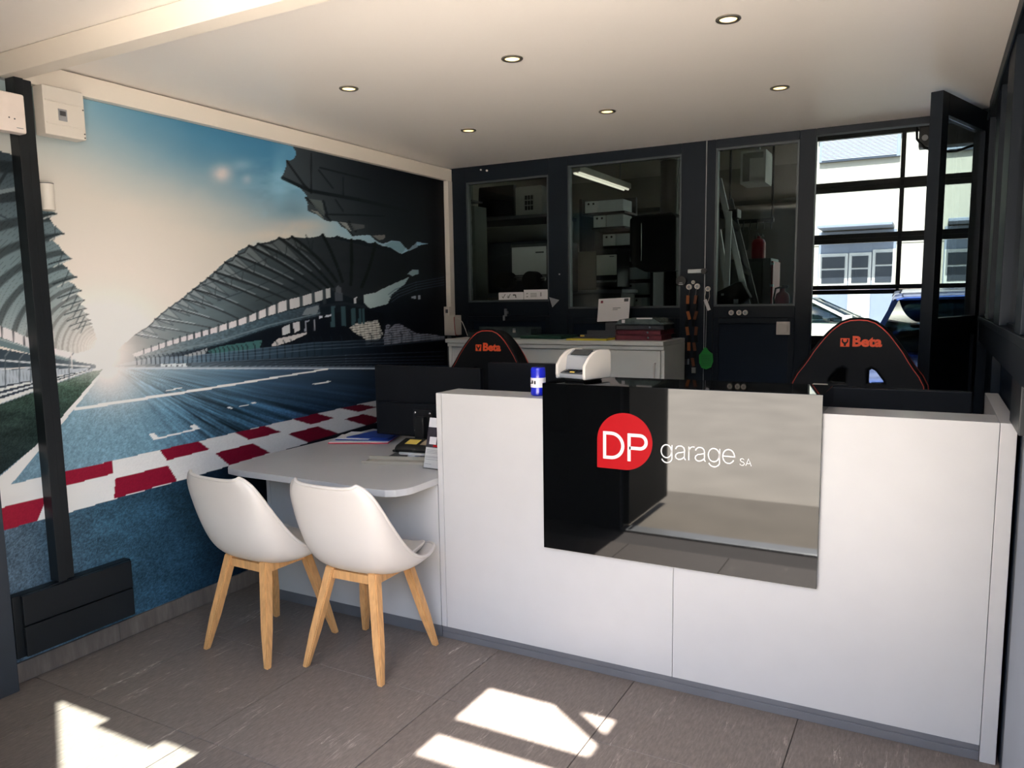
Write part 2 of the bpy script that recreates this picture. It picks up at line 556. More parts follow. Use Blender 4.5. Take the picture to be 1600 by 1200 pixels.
# ---- right wall: navy frames, glazed above a ledge
wr = struct('wall_right', (XR, 0, 0))
def rbox(name, *a, mat=navy, bev=.004):
    return box(*a, bev=bev).build(name, mat, wr)
rbox('frame_post', 2.105, 2.19, 1.95, YB, 0, ZC)
rbox('frame_post', 2.11, 2.19, 1.24, 1.46, 1.40, ZC)
rbox('frame_post', 2.105, 2.19, .50, .80, 1.40, ZC)
rbox('frame_post', 2.11, 2.19, -.22, -.05, 1.40, ZC)
rbox('frame_post', 2.085, 2.19, -1.95, -1.35, 0, ZC)
rbox('head_rail', 2.10, 2.19, -1.35, 1.95, 2.40, ZC)
rbox('head_bead', 2.092, 2.10, -1.35, 1.95, 2.385, 2.41)
rbox('ledge', 2.105, 2.19, -1.35, 1.95, 1.37, 1.40)
rbox('lower_rail', 2.11, 2.19, -.75, 1.95, 1.27, 1.37)
rbox('lower_panel', 2.15, 2.19, -.05, 1.95, 0, 1.26, mat=navy_deep)
rbox('panel_post', 2.115, 2.15, .90, 1.02, 0, 1.27)
rbox('panel_post', 2.115, 2.15, -.30, -.02, 1.13, 1.27, mat=anthr)
rbox('lower_panel', 2.15, 2.19, -1.03, -.05, 0, 1.36, mat=navy_deep)
rbox('lower_panel', 2.06, 2.19, -1.95, -1.03, 0, 1.25, mat=grey_post, bev=.01)
for n, (a, b) in enumerate(((1.46, 1.95), (.80, 1.30), (-.05, .52), (-1.35, -.22))):
    w = struct('window_%d' % (4 + n), (2.14, (a + b) / 2, 1.4))
    box(2.137, 2.143, a, b, 1.40, 2.40).build('pane', pane_m, w)
    MB().box(2.13, 2.15, a, b, 1.40, 1.412).box(2.13, 2.15, a, b, 2.388, 2.40).box(2.13, 2.15, a, a + .012, 1.412, 2.388).box(2.13, 2.15, b - .012, b, 1.412, 2.388).build('glazing_bead', navy, w)
smesh('wall_neighbour', box(3.1, 3.2, -2.0, YB + .07, -.05, 2.7), M('dim_neighbour_wall', (70, 74, 76), .7))
smesh('ceiling_neighbour', box(2.26, 3.2, -2.0, YB + .07, ZC, ZC + .1), ws_ceil)
smesh('floor_neighbour', box(2.255, 3.2, -2.0, YB + .07, -.08, -.001), ws_floor)
smesh('wall_neighbour_front', box(2.20, 3.2, -2.06, -1.96, -.05, 2.58), navy)

# ---- shop front behind the camera: closed left part with a low window, open doorway, added boards that shape the sun patches
wf = struct('wall_front', (0, -1.95, 0))
def fbox(name, *a, mat=navy, bev=.004):
    return box(*a, bev=bev).build(name, mat, wf)
fbox('lower_panel', -1.42, .14, -2.0, -1.95, 0, .62, mat=navy_deep)
fbox('mid_panel', -1.42, .14, -2.0, -1.95, 1.30, 1.42, mat=navy)
fbox('top_panel', -1.42, .14, -2.0, -1.95, 2.40, ZC, mat=navy)
fbox('frame_post', -1.42, -1.22, -2.0, -1.95, .62, 1.30)
fbox('frame_post', -.24, .14, -2.0, -1.95, .62, 1.30)
fbox('frame_post', -1.42, -1.32, -2.0, -1.95, 1.42, 2.40)
fbox('frame_post', .06, .14, -2.0, -1.95, 1.42, 2.40)
fbox('reflection_block', -1.3, .10, -2.45, -2.25, -.03, 1.14, mat=navy_deep)  # unseen dark block added to keep the sign's reflection dark
fbox('threshold', .14, 2.06, -2.06, -1.94, -.01, .006, mat=alu)
w = struct('window_8', (-.7, -1.975, .62))
box(-1.22, -.24, -1.978, -1.972, .62, 1.30).build('pane', pane_m, w)
fbox('upper_panel', -1.32, .06, -1.99, -1.96, 1.42, 2.40, mat=navy_deep)
d3 = struct('door_3', (.16, -2.0, 0))
box(.13, .18, -2.86, -2.01, .02, 2.3, bev=.004).build('door_panel', M('dark_door_leaf', (8, 9, 11), .6, spec=.15), d3)
MB().cyl((.20, -2.78, .9), (.20, -2.78, 1.2), .012).build('pull_handle', steel, d3)
cp = struct('sun_mask', (0, -2.5, 2.75))  # unseen boards, added so their gaps and edges cut the floor sun patches
MB().prism([(-1.6, -1.98), (.426, -1.98), (.426, -3.03), (-.41, -3.03), (-.41, -3.08), (-.72, -3.08), (-.72, -3.03), (-1.08, -3.03), (-.45, -3.40), (-1.6, -3.40)], 'z', 2.75, 2.80).build('sun_mask_board', navy, cp)
MB().box(.95, 2.3, -3.03, -1.98, 2.75, 2.80).build('sun_mask_board', navy, cp)
MB().box(.426, .95, -2.19, -1.98, 2.75, 2.80).build('sun_mask_board', navy, cp)
MB().box(.426, .95, -2.555, -2.47, 2.75, 2.80).build('sun_mask_board', navy, cp)
MB().box(-.15, .15, -.022, .022, 2.755, 2.795, mat=Matrix.Translation((.845, -2.268, 0)) @ Matrix.Rotation(math.radians(-35), 4, 'Z')).build('sun_mask_bar', navy, cp)  # added bar, only there to throw a diagonal shadow across the patch
MB().box(.426, .95, -3.03, -2.72, 2.75, 2.80).build('sun_mask_board', navy, cp)
# ------------------------------------------------------------------ wall print: race track mural, drawn in its own picture frame
def mural_colours(u, v):
    n = len(u)
    rs = np.random.RandomState(7)
    C = np.zeros((n, 3))
    sm = lambda a, b, x: np.clip((x - a) / (b - a), 0, 1) ** 2 * (3 - 2 * np.clip((x - a) / (b - a), 0, 1))
    def I(x, xs, cols):
        return np.stack([np.interp(x, xs, [c[k] for c in cols]) for k in range(3)], 1)
    def mix(a, b, t):
        return a * (1 - t[:, None]) + b * t[:, None]
    # smooth value noise
    def vnoise(x, y, seed):
        r = np.random.RandomState(seed).rand(64, 64)
        xi, yi = np.floor(x).astype(int), np.floor(y).astype(int)
        fx, fy = x - xi, y - yi
        fx = fx * fx * (3 - 2 * fx); fy = fy * fy * (3 - 2 * fy)
        g = lambda a, b: r[a % 64, b % 64]
        return (g(xi, yi) * (1 - fx) + g(xi + 1, yi) * fx) * (1 - fy) + (g(xi, yi + 1) * (1 - fx) + g(xi + 1, yi + 1) * fx) * fy
    def fbm(x, y, seed, o=4):
        s = 0; a = 0.5
        for k in range(o):
            s = s + a * vnoise(x * 2 ** k, y * 2 ** k, seed + k); a *= .5
        return s
    grain = rs.rand(n)
    VX, VY = 166.0, 560.0
    r = np.hypot(u - VX, (v - VY))
    # sky
    warm = I(r, [0, 40, 120, 260, 420], [(255, 246, 232), (248, 236, 220), (228, 215, 198), (206, 197, 181), (188, 184, 172)])
    bl = I(u, [60, 150, 300, 420, 500], [(150, 170, 168), (118, 158, 172), (74, 128, 154), (70, 128, 158), (110, 165, 190)])
    yb = 292 + 0.35 * (u - 100) + 30 * (fbm(u / 90, v / 60, 3) - .5)
    C = mix(warm, bl, sm(-10, 175, yb - v))
    cl = sm(.46, .70, fbm(u / 46 + 9, v / 26, 11)) * sm(330, 470, u) * sm(20, 120, v - 190)
    C = mix(C, np.array([[150, 190, 200]] * n), .55 * cl)
    for (cx, cy, rx, ry, a, col) in ((346, 271, 17, 15, .85, (232, 210, 194)), (378, 258, 18, 10, .35, (190, 205, 205)), (385, 280, 8, 8, .4, (215, 205, 195)), (437, 285, 14, 40, .6, (140, 190, 205)), (455, 330, 30, 22, .5, (95, 128, 140)), (470, 352, 50, 12, .7, (206, 190, 170)), (440, 368, 60, 12, .7, (214, 198, 176))):
        C = mix(C, np.array([col] * n), a * np.exp(-(((u - cx) / rx) ** 2 + ((v - cy) / ry) ** 2) * 1.3) * (0.6 + .8 * fbm(u / 14, v / 14, 21)).clip(0, 1))

    def inside(poly):
        p = np.array(poly, float)
        bb = (u >= p[:, 0].min()) & (u <= p[:, 0].max()) & (v >= p[:, 1].min()) & (v <= p[:, 1].max())
        idx = np.nonzero(bb)[0]
        x, y = u[idx], v[idx]
        c = np.zeros(len(idx), bool)
        q = np.roll(p, -1, 0)
        for (x1, y1), (x2, y2) in zip(p, q):
            if y1 == y2: continue
            hit = ((y1 > y) != (y2 > y)) & (x < (x2 - x1) * (y - y1) / (y2 - y1) + x1)
            c ^= hit
        return idx[c]
    def fill(poly, col, a=1.0):
        k = inside(poly)
        c = col(u[k], v[k], k) if callable(col) else np.array(col, float)[None, :]
        C[k] = C[k] * (1 - a) + c * a
    def line(pts, w, col, a=1.0):
        for (x1, y1), (x2, y2) in zip(pts[:-1], pts[1:]):
            bb = np.nonzero((u > min(x1, x2) - w) & (u < max(x1, x2) + w) & (v > min(y1, y2) - w) & (v < max(y1, y2) + w))[0]
            if not len(bb): continue
            dx, dy = x2 - x1, y2 - y1
            t = np.clip(((u[bb] - x1) * dx + (v[bb] - y1) * dy) / (dx * dx + dy * dy + 1e-9), 0, 1)
            d = np.hypot(u[bb] - x1 - t * dx, v[bb] - y1 - t * dy)
            k = bb[d < w / 2 + .6]
            s = np.clip((w / 2 + .6 - d[d < w / 2 + .6]), 0, 1) * a
            C[k] = C[k] * (1 - s[:, None]) + np.array(col, float)[None, :] * s[:, None]

    # ---------------- track
    def track(x, y, k):
        rr = np.hypot((x - VX) * .75, (y - 572) * 1.0)
        base = I(x + (y - 650) * -.25, [40, 120, 210, 300, 380, 470, 590], [(112, 140, 150), (118, 150, 160), (108, 142, 154), (78, 112, 130), (54, 86, 106), (38, 62, 84), (26, 42, 60)])
        th = np.arctan2(y - 566, x - VX)
        st = fbm(th * 46, np.log(rr + 8) * 2.2, 31, 4) - .5
        st2 = vnoise(th * 150, np.log(rr + 8) * 3, 41) - .5
        wt = np.exp(-((th - .42) / .30) ** 2)
        base = base * (1 + (1.5 * wt + .15)[:, None] * st[:, None] + (.55 * wt)[:, None] * st2[:, None])
        far = np.clip(1 - (y - 573) / 70, 0, 1) * np.exp(-np.abs(x - VX) / 190)
        base = base * (1 - .72 * far[:, None]) + np.array([[206, 206, 198]]) * .72 * far[:, None]
        wm = np.exp(-(((x - VX - (y - 575) * .12) / (34 + (y - 570) * .32)) ** 2) - ((y - 570) / 62) ** 2)
        base = base * (1 - .9 * wm[:, None]) + np.array([[236, 222, 208]]) * .9 * wm[:, None]
        return base * (1 + .20 * (grain[k] - .5) * np.clip((y - 590) / 60, 0, 1) + .16 * (vnoise(x / 3.2, y / 3.2, 77) - .5) * np.clip((y - 600) / 80, 0, 1))[:, None]
    fill([(-60, 574), (720, 574), (720, 1000), (-60, 1000)], track)
    # lower apron under the kerb
    def apron(x, y, k):
        b = I(x - .25 * (y - 820), [-40, 60, 170, 260, 340, 420], [(96, 112, 122), (78, 100, 112), (58, 88, 102), (44, 74, 90), (26, 48, 64), (14, 26, 38)])
        return b * (1 + .34 * (grain[k] - .5) + .22 * (vnoise(x / 3.0, y / 2.2, 71) - .5) + .35 * (fbm(x / 40, y / 25, 72) - .5))[:, None]
    low = [(-60, 846), (0, 829.5), (83, 808), (178, 780), (277, 752), (358, 728), (482, 692), (575, 665), (720, 622)]
    fill(low + [(720, 1150), (-60, 1150)], apron)
    up = [(720, 595), (590, 625), (532, 638), (457, 655), (367, 676), (310, 689.5), (249, 703), (176, 720), (77, 742), (17, 757), (-60, 775)]
    fill(low + up, lambda x, y, k: I(x, [0, 300, 600], [(236, 231, 220), (216, 212, 202), (178, 176, 172)]) * (1 + .04 * (grain[k] - .5))[:, None])
    for q in ([(249, 703), (310, 689.5), (327, 702), (261, 719.5)], [(367.5, 676), (414.5, 665.5), (439, 675), (389, 687.5)], [(457.5, 655), (495, 646), (522.5, 653), (486, 663.5)], [(532.5, 638), (562.5, 631.5), (589, 636), (560, 643.5)],
              [(180, 748), (262, 727), (277, 751), (178, 779)], [(336, 708), (395, 692.5), (422.5, 707.5), (358, 727)], [(450, 678), (496, 666), (530, 677.5), (482.5, 692)], [(537.5, 655), (567.5, 647), (600, 654), (575, 665.5)],
              [(84, 740.5), (176, 720), (176, 740), (80, 765)], [(-40, 804), (74, 775), (58, 814), (-40, 841)]):
        fill(q, lambda x, y, k: I(x, [0, 300, 600], [(158, 32, 52), (134, 20, 44), (92, 14, 32)]) * (1 + .08 * (grain[k] - .5))[:, None])
    line([(482, 693), (575, 666), (640, 648)], 4, (24, 30, 38))
    # ---------------- grass and barriers on the left
    fill([(-60, 646), (0, 632), (100, 595), (140, 581), (161, 577), (97, 651), (54, 698), (0, 742), (-60, 790)],
         lambda x, y, k: I(y - .15 * x, [560, 590, 640, 740], [(120, 132, 118), (70, 92, 76), (52, 70, 62), (38, 50, 50)]) * (1 + .35 * (grain[k] - .5) + .5 * (fbm(x / 24, y / 8, 61) - .5))[:, None])
    fill([(161, 577), (165.5, 577), (101, 657), (72, 690), (17, 757), (-60, 832), (-60, 796), (0, 744), (54, 698), (97, 651)], (236, 232, 220))
    fill([(-60, 570), (0, 560), (150, 574), (140, 581), (100, 595), (0, 632), (-60, 648)], (150, 160, 164))
    for (ya, yb2, c) in ((600, 606, (60, 70, 78)), (607, 611, (226, 226, 220)), (612, 616, (52, 62, 72)), (617, 620, (220, 222, 216)), (621, 625, (50, 60, 70)), (626, 632, (228, 228, 222))):
        fill([(-20, ya + 4), (142, 574 + (ya - 600) * .13), (142, 574 + (yb2 - 600) * .13), (-20, yb2 + 6)], c, .92)
    fill([(-60, 568), (0, 568), (136, 574), (136, 579), (0, 603), (-60, 606)], (176, 184, 186))
    for i in range(26):
        x = 4 + i * 5.4
        line([(x, 578), (x, 600 - i * .9)], .8, (120, 128, 132), .8)
    fill([(-60, 540), (0, 545), (60, 556), (150, 570), (150, 575), (0, 578), (-60, 578)], (58, 72, 80), .95)
    line([(-10, 562), (40, 566), (140, 573)], 2.2, (212, 214, 210))
    line([(-10, 577), (60, 574)], 2.0, (226, 226, 222))
    fill([(-60, 508), (0, 508), (58, 532), (90, 545), (150, 566), (150, 570), (60, 553), (0, 535), (-60, 522)], (222, 214, 206))
    for x in (2, 20, 37, 52, 64):
        line([(x, 500 + x * .42), (x + 1, 530 + x * .4)], 2.4, (92, 90, 92))
    fill([(-60, 518), (0, 527), (60, 548), (118, 564), (118, 566), (60, 556), (0, 541), (-60, 534)], (104, 122, 122))
    line([(-10, 527), (60, 548), (118, 563)], 1.4, (170, 178, 174))
    for (x, y0, y1) in ((8, 556, 606), (30, 561, 600), (48, 564, 597), (108, 560, 592)):
        line([(x, y1), (x, y0)], 1.6, (88, 96, 100)); line([(x, y0), (x + 8, y0 - 10)], 1.6, (110, 116, 118))
    line([(110, 540), (112, 575)], 1.6, (216, 208, 196))
    haze = lambda x, y: np.clip(1 - np.hypot(x - VX, (y - 548)) / 120, 0, 1)
    # left grandstand roof
    out = [(30, 245), (26, 251), (60, 300), (70, 322), (88, 334), (77, 341), (84, 352), (100, 365), (82, 372), (84, 378), (92, 383), (98, 393), (111, 404), (97, 412), (105, 418), (109, 426), (120, 433), (107, 440), (114, 443), (119, 449), (127, 454), (118, 460), (123, 463), (132, 469), (125, 475), (135, 482), (129, 486), (138, 491), (134, 495), (141, 500), (138, 502), (143, 505), (140, 508), (145, 511), (148, 520), (151, 530), (146, 545), (118, 552), (90, 546), (58, 533), (0, 509), (-60, 500), (-60, 236), (0, 236)]
    def lroof(x, y, k):
        b = I(y - .12 * (90 - x), [230, 330, 420, 480, 540], [(50, 60, 64), (78, 90, 92), (100, 114, 114), (116, 128, 126), (150, 154, 148)])
        d = np.hypot(x - VX + 6, y - 545)
        s = np.log(d + 2) * 7.5 + .012 * (x - 80)
        rib = (np.abs((s % 1) - .5) * 2)
        b = b * (.74 + .42 * sm(.25, .5, rib))[:, None]
        b = b * (1 - .16 * ((d * .16 % 1) < .12))[:, None]
        h = np.clip(1 - d / 150, 0, 1) ** 1.6
        return b * (1 - h[:, None]) + np.array([[226, 214, 198]]) * h[:, None]
    fill(out, lroof)
    tips = [(88, 334, 60, 337), (100, 365, 70, 371), (111, 404, 76, 413), (120, 433, 82, 444), (127, 454, 90, 466), (132, 469, 96, 480), (135, 482, 100, 492), (138, 491, 104, 502), (141, 500, 108, 510), (143, 506, 112, 516)]
    for i, (x1, y1, x2, y2) in enumerate(tips):
        w = 2.6 - .2 * i
        line([(x1, y1), ((x1 + x2) / 2, (y1 + y2) / 2 - 1), (x2, y2)], w, (44, 54, 56), .85)
        line([(x1 - 4, y1 + w), ((x1 + x2) / 2, (y1 + y2) / 2 + w + 1), (x2 + 8, y2 + w + 2)], w * .9, (196, 196, 186), .75)
        line([(x1 - 14 + i * .6, y1 - 13 + i), (x2 + 14, y2 + 4)], 1.6, (56, 66, 68), .7)
    line([(-10, 300), (14, 262), (32, 248)], 5, (44, 52, 56)); line([(-4, 334), (30, 352), (40, 385)], 2, (60, 70, 74)); line([(24, 352), (44, 325)], 2, (60, 70, 74)); line([(0, 300), (35, 293)], 6, (112, 122, 122))
    line([(0, 316), (36, 312)], 2, (48, 56, 60))
    # ---------------- right grandstand
    top = [(186, 545), (188, 542), (211, 523), (232, 510), (242, 499), (252, 490), (263, 481), (274, 473), (284, 467), (293, 458), (302, 452), (313, 442), (324, 434), (330, 428), (335, 425), (343, 416), (351, 410), (358, 404), (368.5, 399), (372, 392), (389, 384), (396, 385), (403, 381), (418, 378), (436.6, 372), (446, 373), (456, 370), (472, 371.5), (490, 371), (504, 367), (509, 370), (515, 371), (522, 370), (527, 368), (538, 372), (549.5, 375), (560, 374), (569, 376), (576, 380), (586, 379), (597, 384), (612, 387), (618, 392), (628, 397), (653, 384), (720, 370)]
    under = [(207, 553), (263, 533), (326, 514.6), (388, 494), (440, 471), (467, 463), (504, 454), (515, 450)]
    body = top + [(720, 574), (186, 574), (160, 570)]
    dark = lambda x, y, k: I(x, [170, 215, 250, 300, 380, 470, 600, 690], [(214, 204, 190), (150, 150, 146), (104, 116, 118), (74, 92, 98), (42, 58, 66), (26, 36, 44), (17, 23, 31), (9, 13, 22)])
    fill(body, dark)
    def rroof(x, y, k):
        b = I(x, [186, 215, 250, 300, 350, 400, 460, 540, 640], [(208, 198, 184), (152, 152, 146), (126, 134, 132), (106, 119, 120), (90, 103, 105), (70, 81, 83), (54, 63, 66), (40, 45, 49), (16, 20, 25)])
        return b * (1 + .10 * (fbm(x / 20, y / 6, 91) - .5))[:, None]
    fill(top[:31] + [(628, 397), (640, 440), (600, 452), (560, 470), (515, 452)] + under[::-1], rroof)
    # ribs of the roof: from edge points down to the rear edge
    # scalloped outer edge and the paler tent panels behind it
    ed = [(211, 523), (221.5, 516), (232, 510), (242, 499), (252, 490), (263, 481), (274, 473), (284, 467), (293, 458), (302, 452), (313, 442), (324, 434), (335, 425), (351, 410), (368.5, 399), (389, 384), (403, 381), (436.6, 372), (456, 370)]
    for i, (p, q) in enumerate(zip(ed[:-1], ed[1:])):
        w = 1.2 + i * .55
        mx_, my_ = (p[0] + q[0]) / 2, (p[1] + q[1]) / 2
        tip = (mx_ + 16 + i * 2.3, my_ + 9 + i * 1.5)
        g = np.interp(p[0], [211, 300, 380, 460], [176, 148, 112, 74])
        fill([p, (mx_ + w * .35, my_ + w * .3), q, tip], (g, g + 5, g + 2), .55)
        line([p, (mx_ + w * .35, my_ + w * .35), q], 1.0 + i * .05, (g * .36, g * .4, g * .42), .8)
        line([p, tip], 1 + i * .1, (g * .42, g * .48, g * .5), .8)
        line([q, tip], .9 + i * .06, (g * .42, g * .48, g * .5), .6)
    ribs = [((211, 523), (228, 524), (262, 532)), ((232, 510), (255, 512), (300, 521)), ((242, 498), (275, 502), (330, 512)), ((263, 481), (300, 488), (352, 506)), ((284, 467), (325, 474), (372, 498)), ((302, 452), (345, 462), (396, 488)), ((324, 434), (372, 450), (424, 474)), ((335, 425), (392, 442), (448, 468)), ((351, 410), (412, 432), (470, 462)), ((368, 399), (430, 422), (486, 456)), ((389, 384), (446, 412), (500, 452)), ((403, 381), (462, 402), (512, 450)), ((436, 372), (480, 400), (520, 448)), ((456, 370), (500, 400), (526, 440)), ((504, 367), (522, 400), (535, 440)), ((549, 375), (550, 410), (548, 445)), ((586, 380), (580, 415), (565, 448))]
    for i, (a, b, c) in enumerate(ribs):
        P = [((1 - t) ** 2 * a[0] + 2 * t * (1 - t) * b[0] + t * t * c[0], (1 - t) ** 2 * a[1] + 2 * t * (1 - t) * b[1] + t * t * c[1]) for t in np.linspace(0, 1, 9)]
        w = 1.2 + .24 * i
        dk = np.interp(a[0], [200, 300, 400, 600], [112, 60, 34, 16])
        line(P, min(w, 4.4), (dk * .75, dk * .75 + 6, dk * .75 + 8), .95)
        if i < 13:
            line([(x, y - w * 1.1) for x, y in P[1:7]], max(.8, w * .5), (dk * 2.1 + 40, dk * 2.1 + 46, dk * 2.1 + 46), .6)
        if 2 < i < 14:
            line([(a[0] + 9 + i, a[1] - 3), P[3]], 1.4, (dk, dk + 8, dk + 10), .7)
            line([P[3], (P[3][0] + 2, P[3][1] - 10 - i * .6)], 1.3, (dk, dk + 8, dk + 10), .7)
    # cross purlins
    for (p, q, s) in (((300, 452), (436, 395), 0), ((340, 470), (470, 415), 0), ((400, 470), (530, 418), 0)):
        line([p, ((p[0] + q[0]) / 2, (p[1] + q[1]) / 2 + 4), q], 1.4, (40, 50, 54), .5)
    # bright openings under the roof
    band = [(207, 553), (263, 533), (326, 514.6), (388, 494), (440, 471), (467, 464), (515, 450), (517, 464), (490, 473.5), (451, 484), (420, 493), (388, 504), (347, 517), (270, 538), (211, 558)]
    fill(band, lambda x, y, k: I(x, [200, 300, 420, 515], [(206, 200, 192), (214, 204, 200), (206, 200, 194), (170, 172, 168)]))
    xs = [224, 236, 248, 259, 270, 281, 292, 303, 315, 327, 341, 356, 371, 387, 402, 417, 432, 450, 470, 489, 506]
    for x in xs:
        yy = np.interp(x, [207, 263, 326, 388, 440, 515], [553, 533, 515, 494, 471, 450])
        line([(x, yy - 2), (x + .5, yy + 24)], 1.2 + (x - 200) * .013, (52, 62, 66), .9)
    deck = [(211, 558), (270, 538), (347, 517), (388, 504), (440, 488), (471, 481), (500, 473), (500, 493), (440, 507), (420, 512), (347, 536), (270, 551), (211, 566)]
    fill(deck, lambda x, y, k: I(x, [200, 300, 420, 500], [(150, 152, 148), (96, 112, 116), (70, 90, 98), (54, 66, 74)]) * (1 + .3 * (vnoise(x / 3, y / 2, 55) - .5))[:, None])
    line([(211, 563), (270, 548), (347, 531), (420, 508), (500, 489)], 1.4, (120, 134, 136), .8)
    fill([(471, 493), (478, 482), (499.6, 476), (495, 490)], (112, 120, 122))
    fill([(226, 566), (270, 553), (347, 538), (420, 514), (500, 495), (560, 480), (600, 490), (600, 540), (420, 548), (300, 560), (226, 570)], lambda x, y, k: I(x, [220, 280, 340, 600], [(116, 124, 126), (60, 72, 80), (26, 34, 42), (13, 17, 25)]))
    # seats
    fill([(324, 548), (345, 541), (410, 531), (405, 545), (335, 557)], (66, 106, 102)); fill([(260, 564), (286, 556), (324, 544), (322, 552), (290, 562)], (178, 178, 172), .85)
    fill([(423.5, 540), (433, 529.5), (479.5, 519), (478, 522.5), (455, 533), (430, 541)], (192, 186, 178))
    fill([(440, 512), (452, 507), (453, 520), (442, 524)], (190, 190, 186)); fill([(457, 505), (468, 502), (468, 516), (460, 520)], (196, 192, 188))
    fill([(476, 502), (483, 500), (483, 502), (478, 504), (478, 518), (476, 518)], (150, 152, 156)); line([(491, 500), (491, 516)], 1.6, (150, 152, 156))
    fill([(498, 494), (503, 493), (503, 497), (498, 498)], (200, 200, 200)); fill([(508, 493), (517, 491), (517, 494), (508, 496)], (190, 190, 190))
    seat = lambda c: (lambda x, y, k: np.array([c]) * (.62 + .38 * (((y + x * .12) * .28 % 1) > .4))[:, None] * (.86 + .14 * ((x * .42 % 1) > .3))[:, None])
    fill([(546, 512), (555, 505), (590, 500), (598, 522), (591, 533), (572, 540), (570.5, 529.5), (553, 519)], seat((200, 196, 182)))
    fill([(598.5, 529.5), (604, 506), (610, 509), (606, 516), (616, 507), (624, 506), (651, 521), (677, 522.5), (694, 526), (694, 530), (630, 535.6), (577.5, 540)], seat((140, 142, 150)))
    for (xa, xb, yt) in ((517, 523, 478), (533, 540, 479), (549, 555, 481), (560, 564, 482), (566, 569, 482)):
        fill([(xa, yt), (xb, yt), (xb, 511 - (xa - 517) * .1), (xa, 511 - (xa - 517) * .1)], (58, 84, 88))
    line([(500, 478), (540, 474), (570, 480)], 4, (36, 42, 48))
    fill([(523, 470), (524, 450), (528, 446), (533, 450), (536, 470)], (120, 124, 128), .5); fill([(552, 466), (557, 464), (557, 474), (553, 474)], (188, 190, 186))
    sk = lambda x, y, k: I(x, [560, 660], [(168, 184, 180), (122, 146, 148)])
    fill([(568, 461), (588, 457), (598.5, 451), (618, 442), (639, 433), (632, 444), (612.5, 459.5), (605.5, 475), (577.5, 482), (569, 473.5)], sk)
    fill([(637, 428), (644, 421), (654.5, 422), (653, 428), (644, 431.5)], sk)
    for q in ((0, 0), (1.5, 4), (3, 8), (4.5, 12)):
        line([(607 + q[0], 470 + q[1] - 10), (618 + q[0], 452 + q[1]), (650, 441 + q[1]), (694, 433 + q[1])], 1.2, (70, 86, 96), .7)
    fill([(642, 464), (649, 462), (649, 467), (644, 466)], (150, 158, 160)); fill([(653, 462), (657, 461), (657, 468), (653, 468)], (150, 158, 160))
    # fence and barrier
    fill([(180, 570), (240, 558), (300, 556), (405, 544), (487, 535), (600, 530), (600, 551), (540, 554), (431, 560), (300, 567), (190, 572)], lambda x, y, k: I(x, [180, 260, 330, 430, 560, 600], [(206, 200, 190), (130, 146, 156), (84, 108, 122), (60, 82, 96), (30, 42, 54), (22, 30, 40)]), .8)
    for i in range(44):
        x = 214 + i * 7.2 + max(0, i - 24) * 4.4 + max(0, i - 34) * 4
        yt = np.interp(x, [214, 300, 405, 487, 600, 690], [562, 553, 540, 531, 524, 520]); ybm = np.interp(x, [214, 300, 431, 540, 690], [571, 567, 560, 554, 546])
        line([(x - 3, yt - 4), (x, yt), (x, ybm)], 1.3, (26, 36, 44), .85)
    for o in (0, 5, 10):
        line([(300, 556 + o * .6), (405, 545 + o), (487, 536 + o), (600, 530 + o), (694, 525 + o * .6)], .8, (112, 128, 138), .6)
    fill([(180, 571), (300, 567), (431, 560), (540, 554), (694, 547), (694, 572), (190, 574)], lambda x, y, k: I(x, [180, 260, 400, 560, 690], [(190, 186, 178), (92, 102, 106), (46, 58, 66), (22, 29, 38), (10, 13, 20)]))
    for o in (0, 4, 7, 10):
        line([(300, 567 + o * .45), (431, 561 + o), (540, 555 + o * 1.3), (694, 549 + o * 1.8)], 1.0, (112, 126, 136), .55)
    fill([(250, 569), (290, 568), (293, 574), (252, 575)], (210, 214, 212))
    for x in (258, 266, 275, 283):
        fill([(x, 570), (x + 3, 570), (x + 3, 573), (x, 573)], (90, 96, 100))
    fill([(186, 573), (720, 571), (720, 576), (186, 577)], lambda x, y, k: I(x, [180, 300, 590], [(208, 204, 196), (140, 152, 156), (78, 88, 98)]), .85)
    line([(200, 575.6), (720, 576)], 1.6, (198, 206, 208), .9)
    # upper canopy
    can = [(456, 226), (462, 237.5), (461, 246), (454, 250.6), (446, 250), (447, 258.5), (444.5, 267), (440, 276), (455, 286), (471, 296), (480, 306.6), (476, 308), (481, 320), (480, 329), (495, 335.5), (509, 345), (527, 346), (533, 354), (541, 358), (550, 369), (577.5, 367), (588, 377), (598, 381), (612, 376), (624, 377), (637, 391), (652, 378), (720, 390), (720, 200), (456, 200)]
    fill(can, lambda x, y, k: I(x - .35 * (y - 300), [440, 520, 600, 690], [(74, 83, 86), (52, 60, 64), (28, 34, 40), (9, 12, 19)]))
    for P, w in (([(441, 278), (484, 298), (560, 312), (640, 330)], 5), ([(448, 252), (474, 288), (486, 300)], 3), ([(486, 240), (486, 302)], 2), ([(500, 262), (540, 272), (580, 282)], 2.4), ([(478, 309), (512, 340), (516, 345)], 3), ([(505, 314), (511, 336)], 3), ([(514, 335), (560, 336), (600, 338)], 2.4), ([(524, 312), (536, 330)], 2), ([(536, 278), (536, 306)], 2), ([(545, 346), (556, 362)], 2.6), ([(498, 266), (520, 294)], 2), ([(535, 348), (551, 368)], 2.6)):
        line(P, w, (20, 26, 30), .8)
    fill([(482, 310), (503, 314), (508, 338), (500, 332), (492, 324)], (92, 102, 98), .8)
    fill([(530, 347), (541, 348), (549, 362), (545, 360), (536, 352)], (150, 152, 144), .8); fill([(546, 348), (570, 352), (570, 356), (553, 360)], (100, 102, 100), .6)
    fill([(483, 327), (497, 331), (506, 342), (496, 335)], (150, 150, 136), .7)
    fill([(582, 368), (602, 367), (600, 374), (592, 375)], (130, 126, 118), .8)
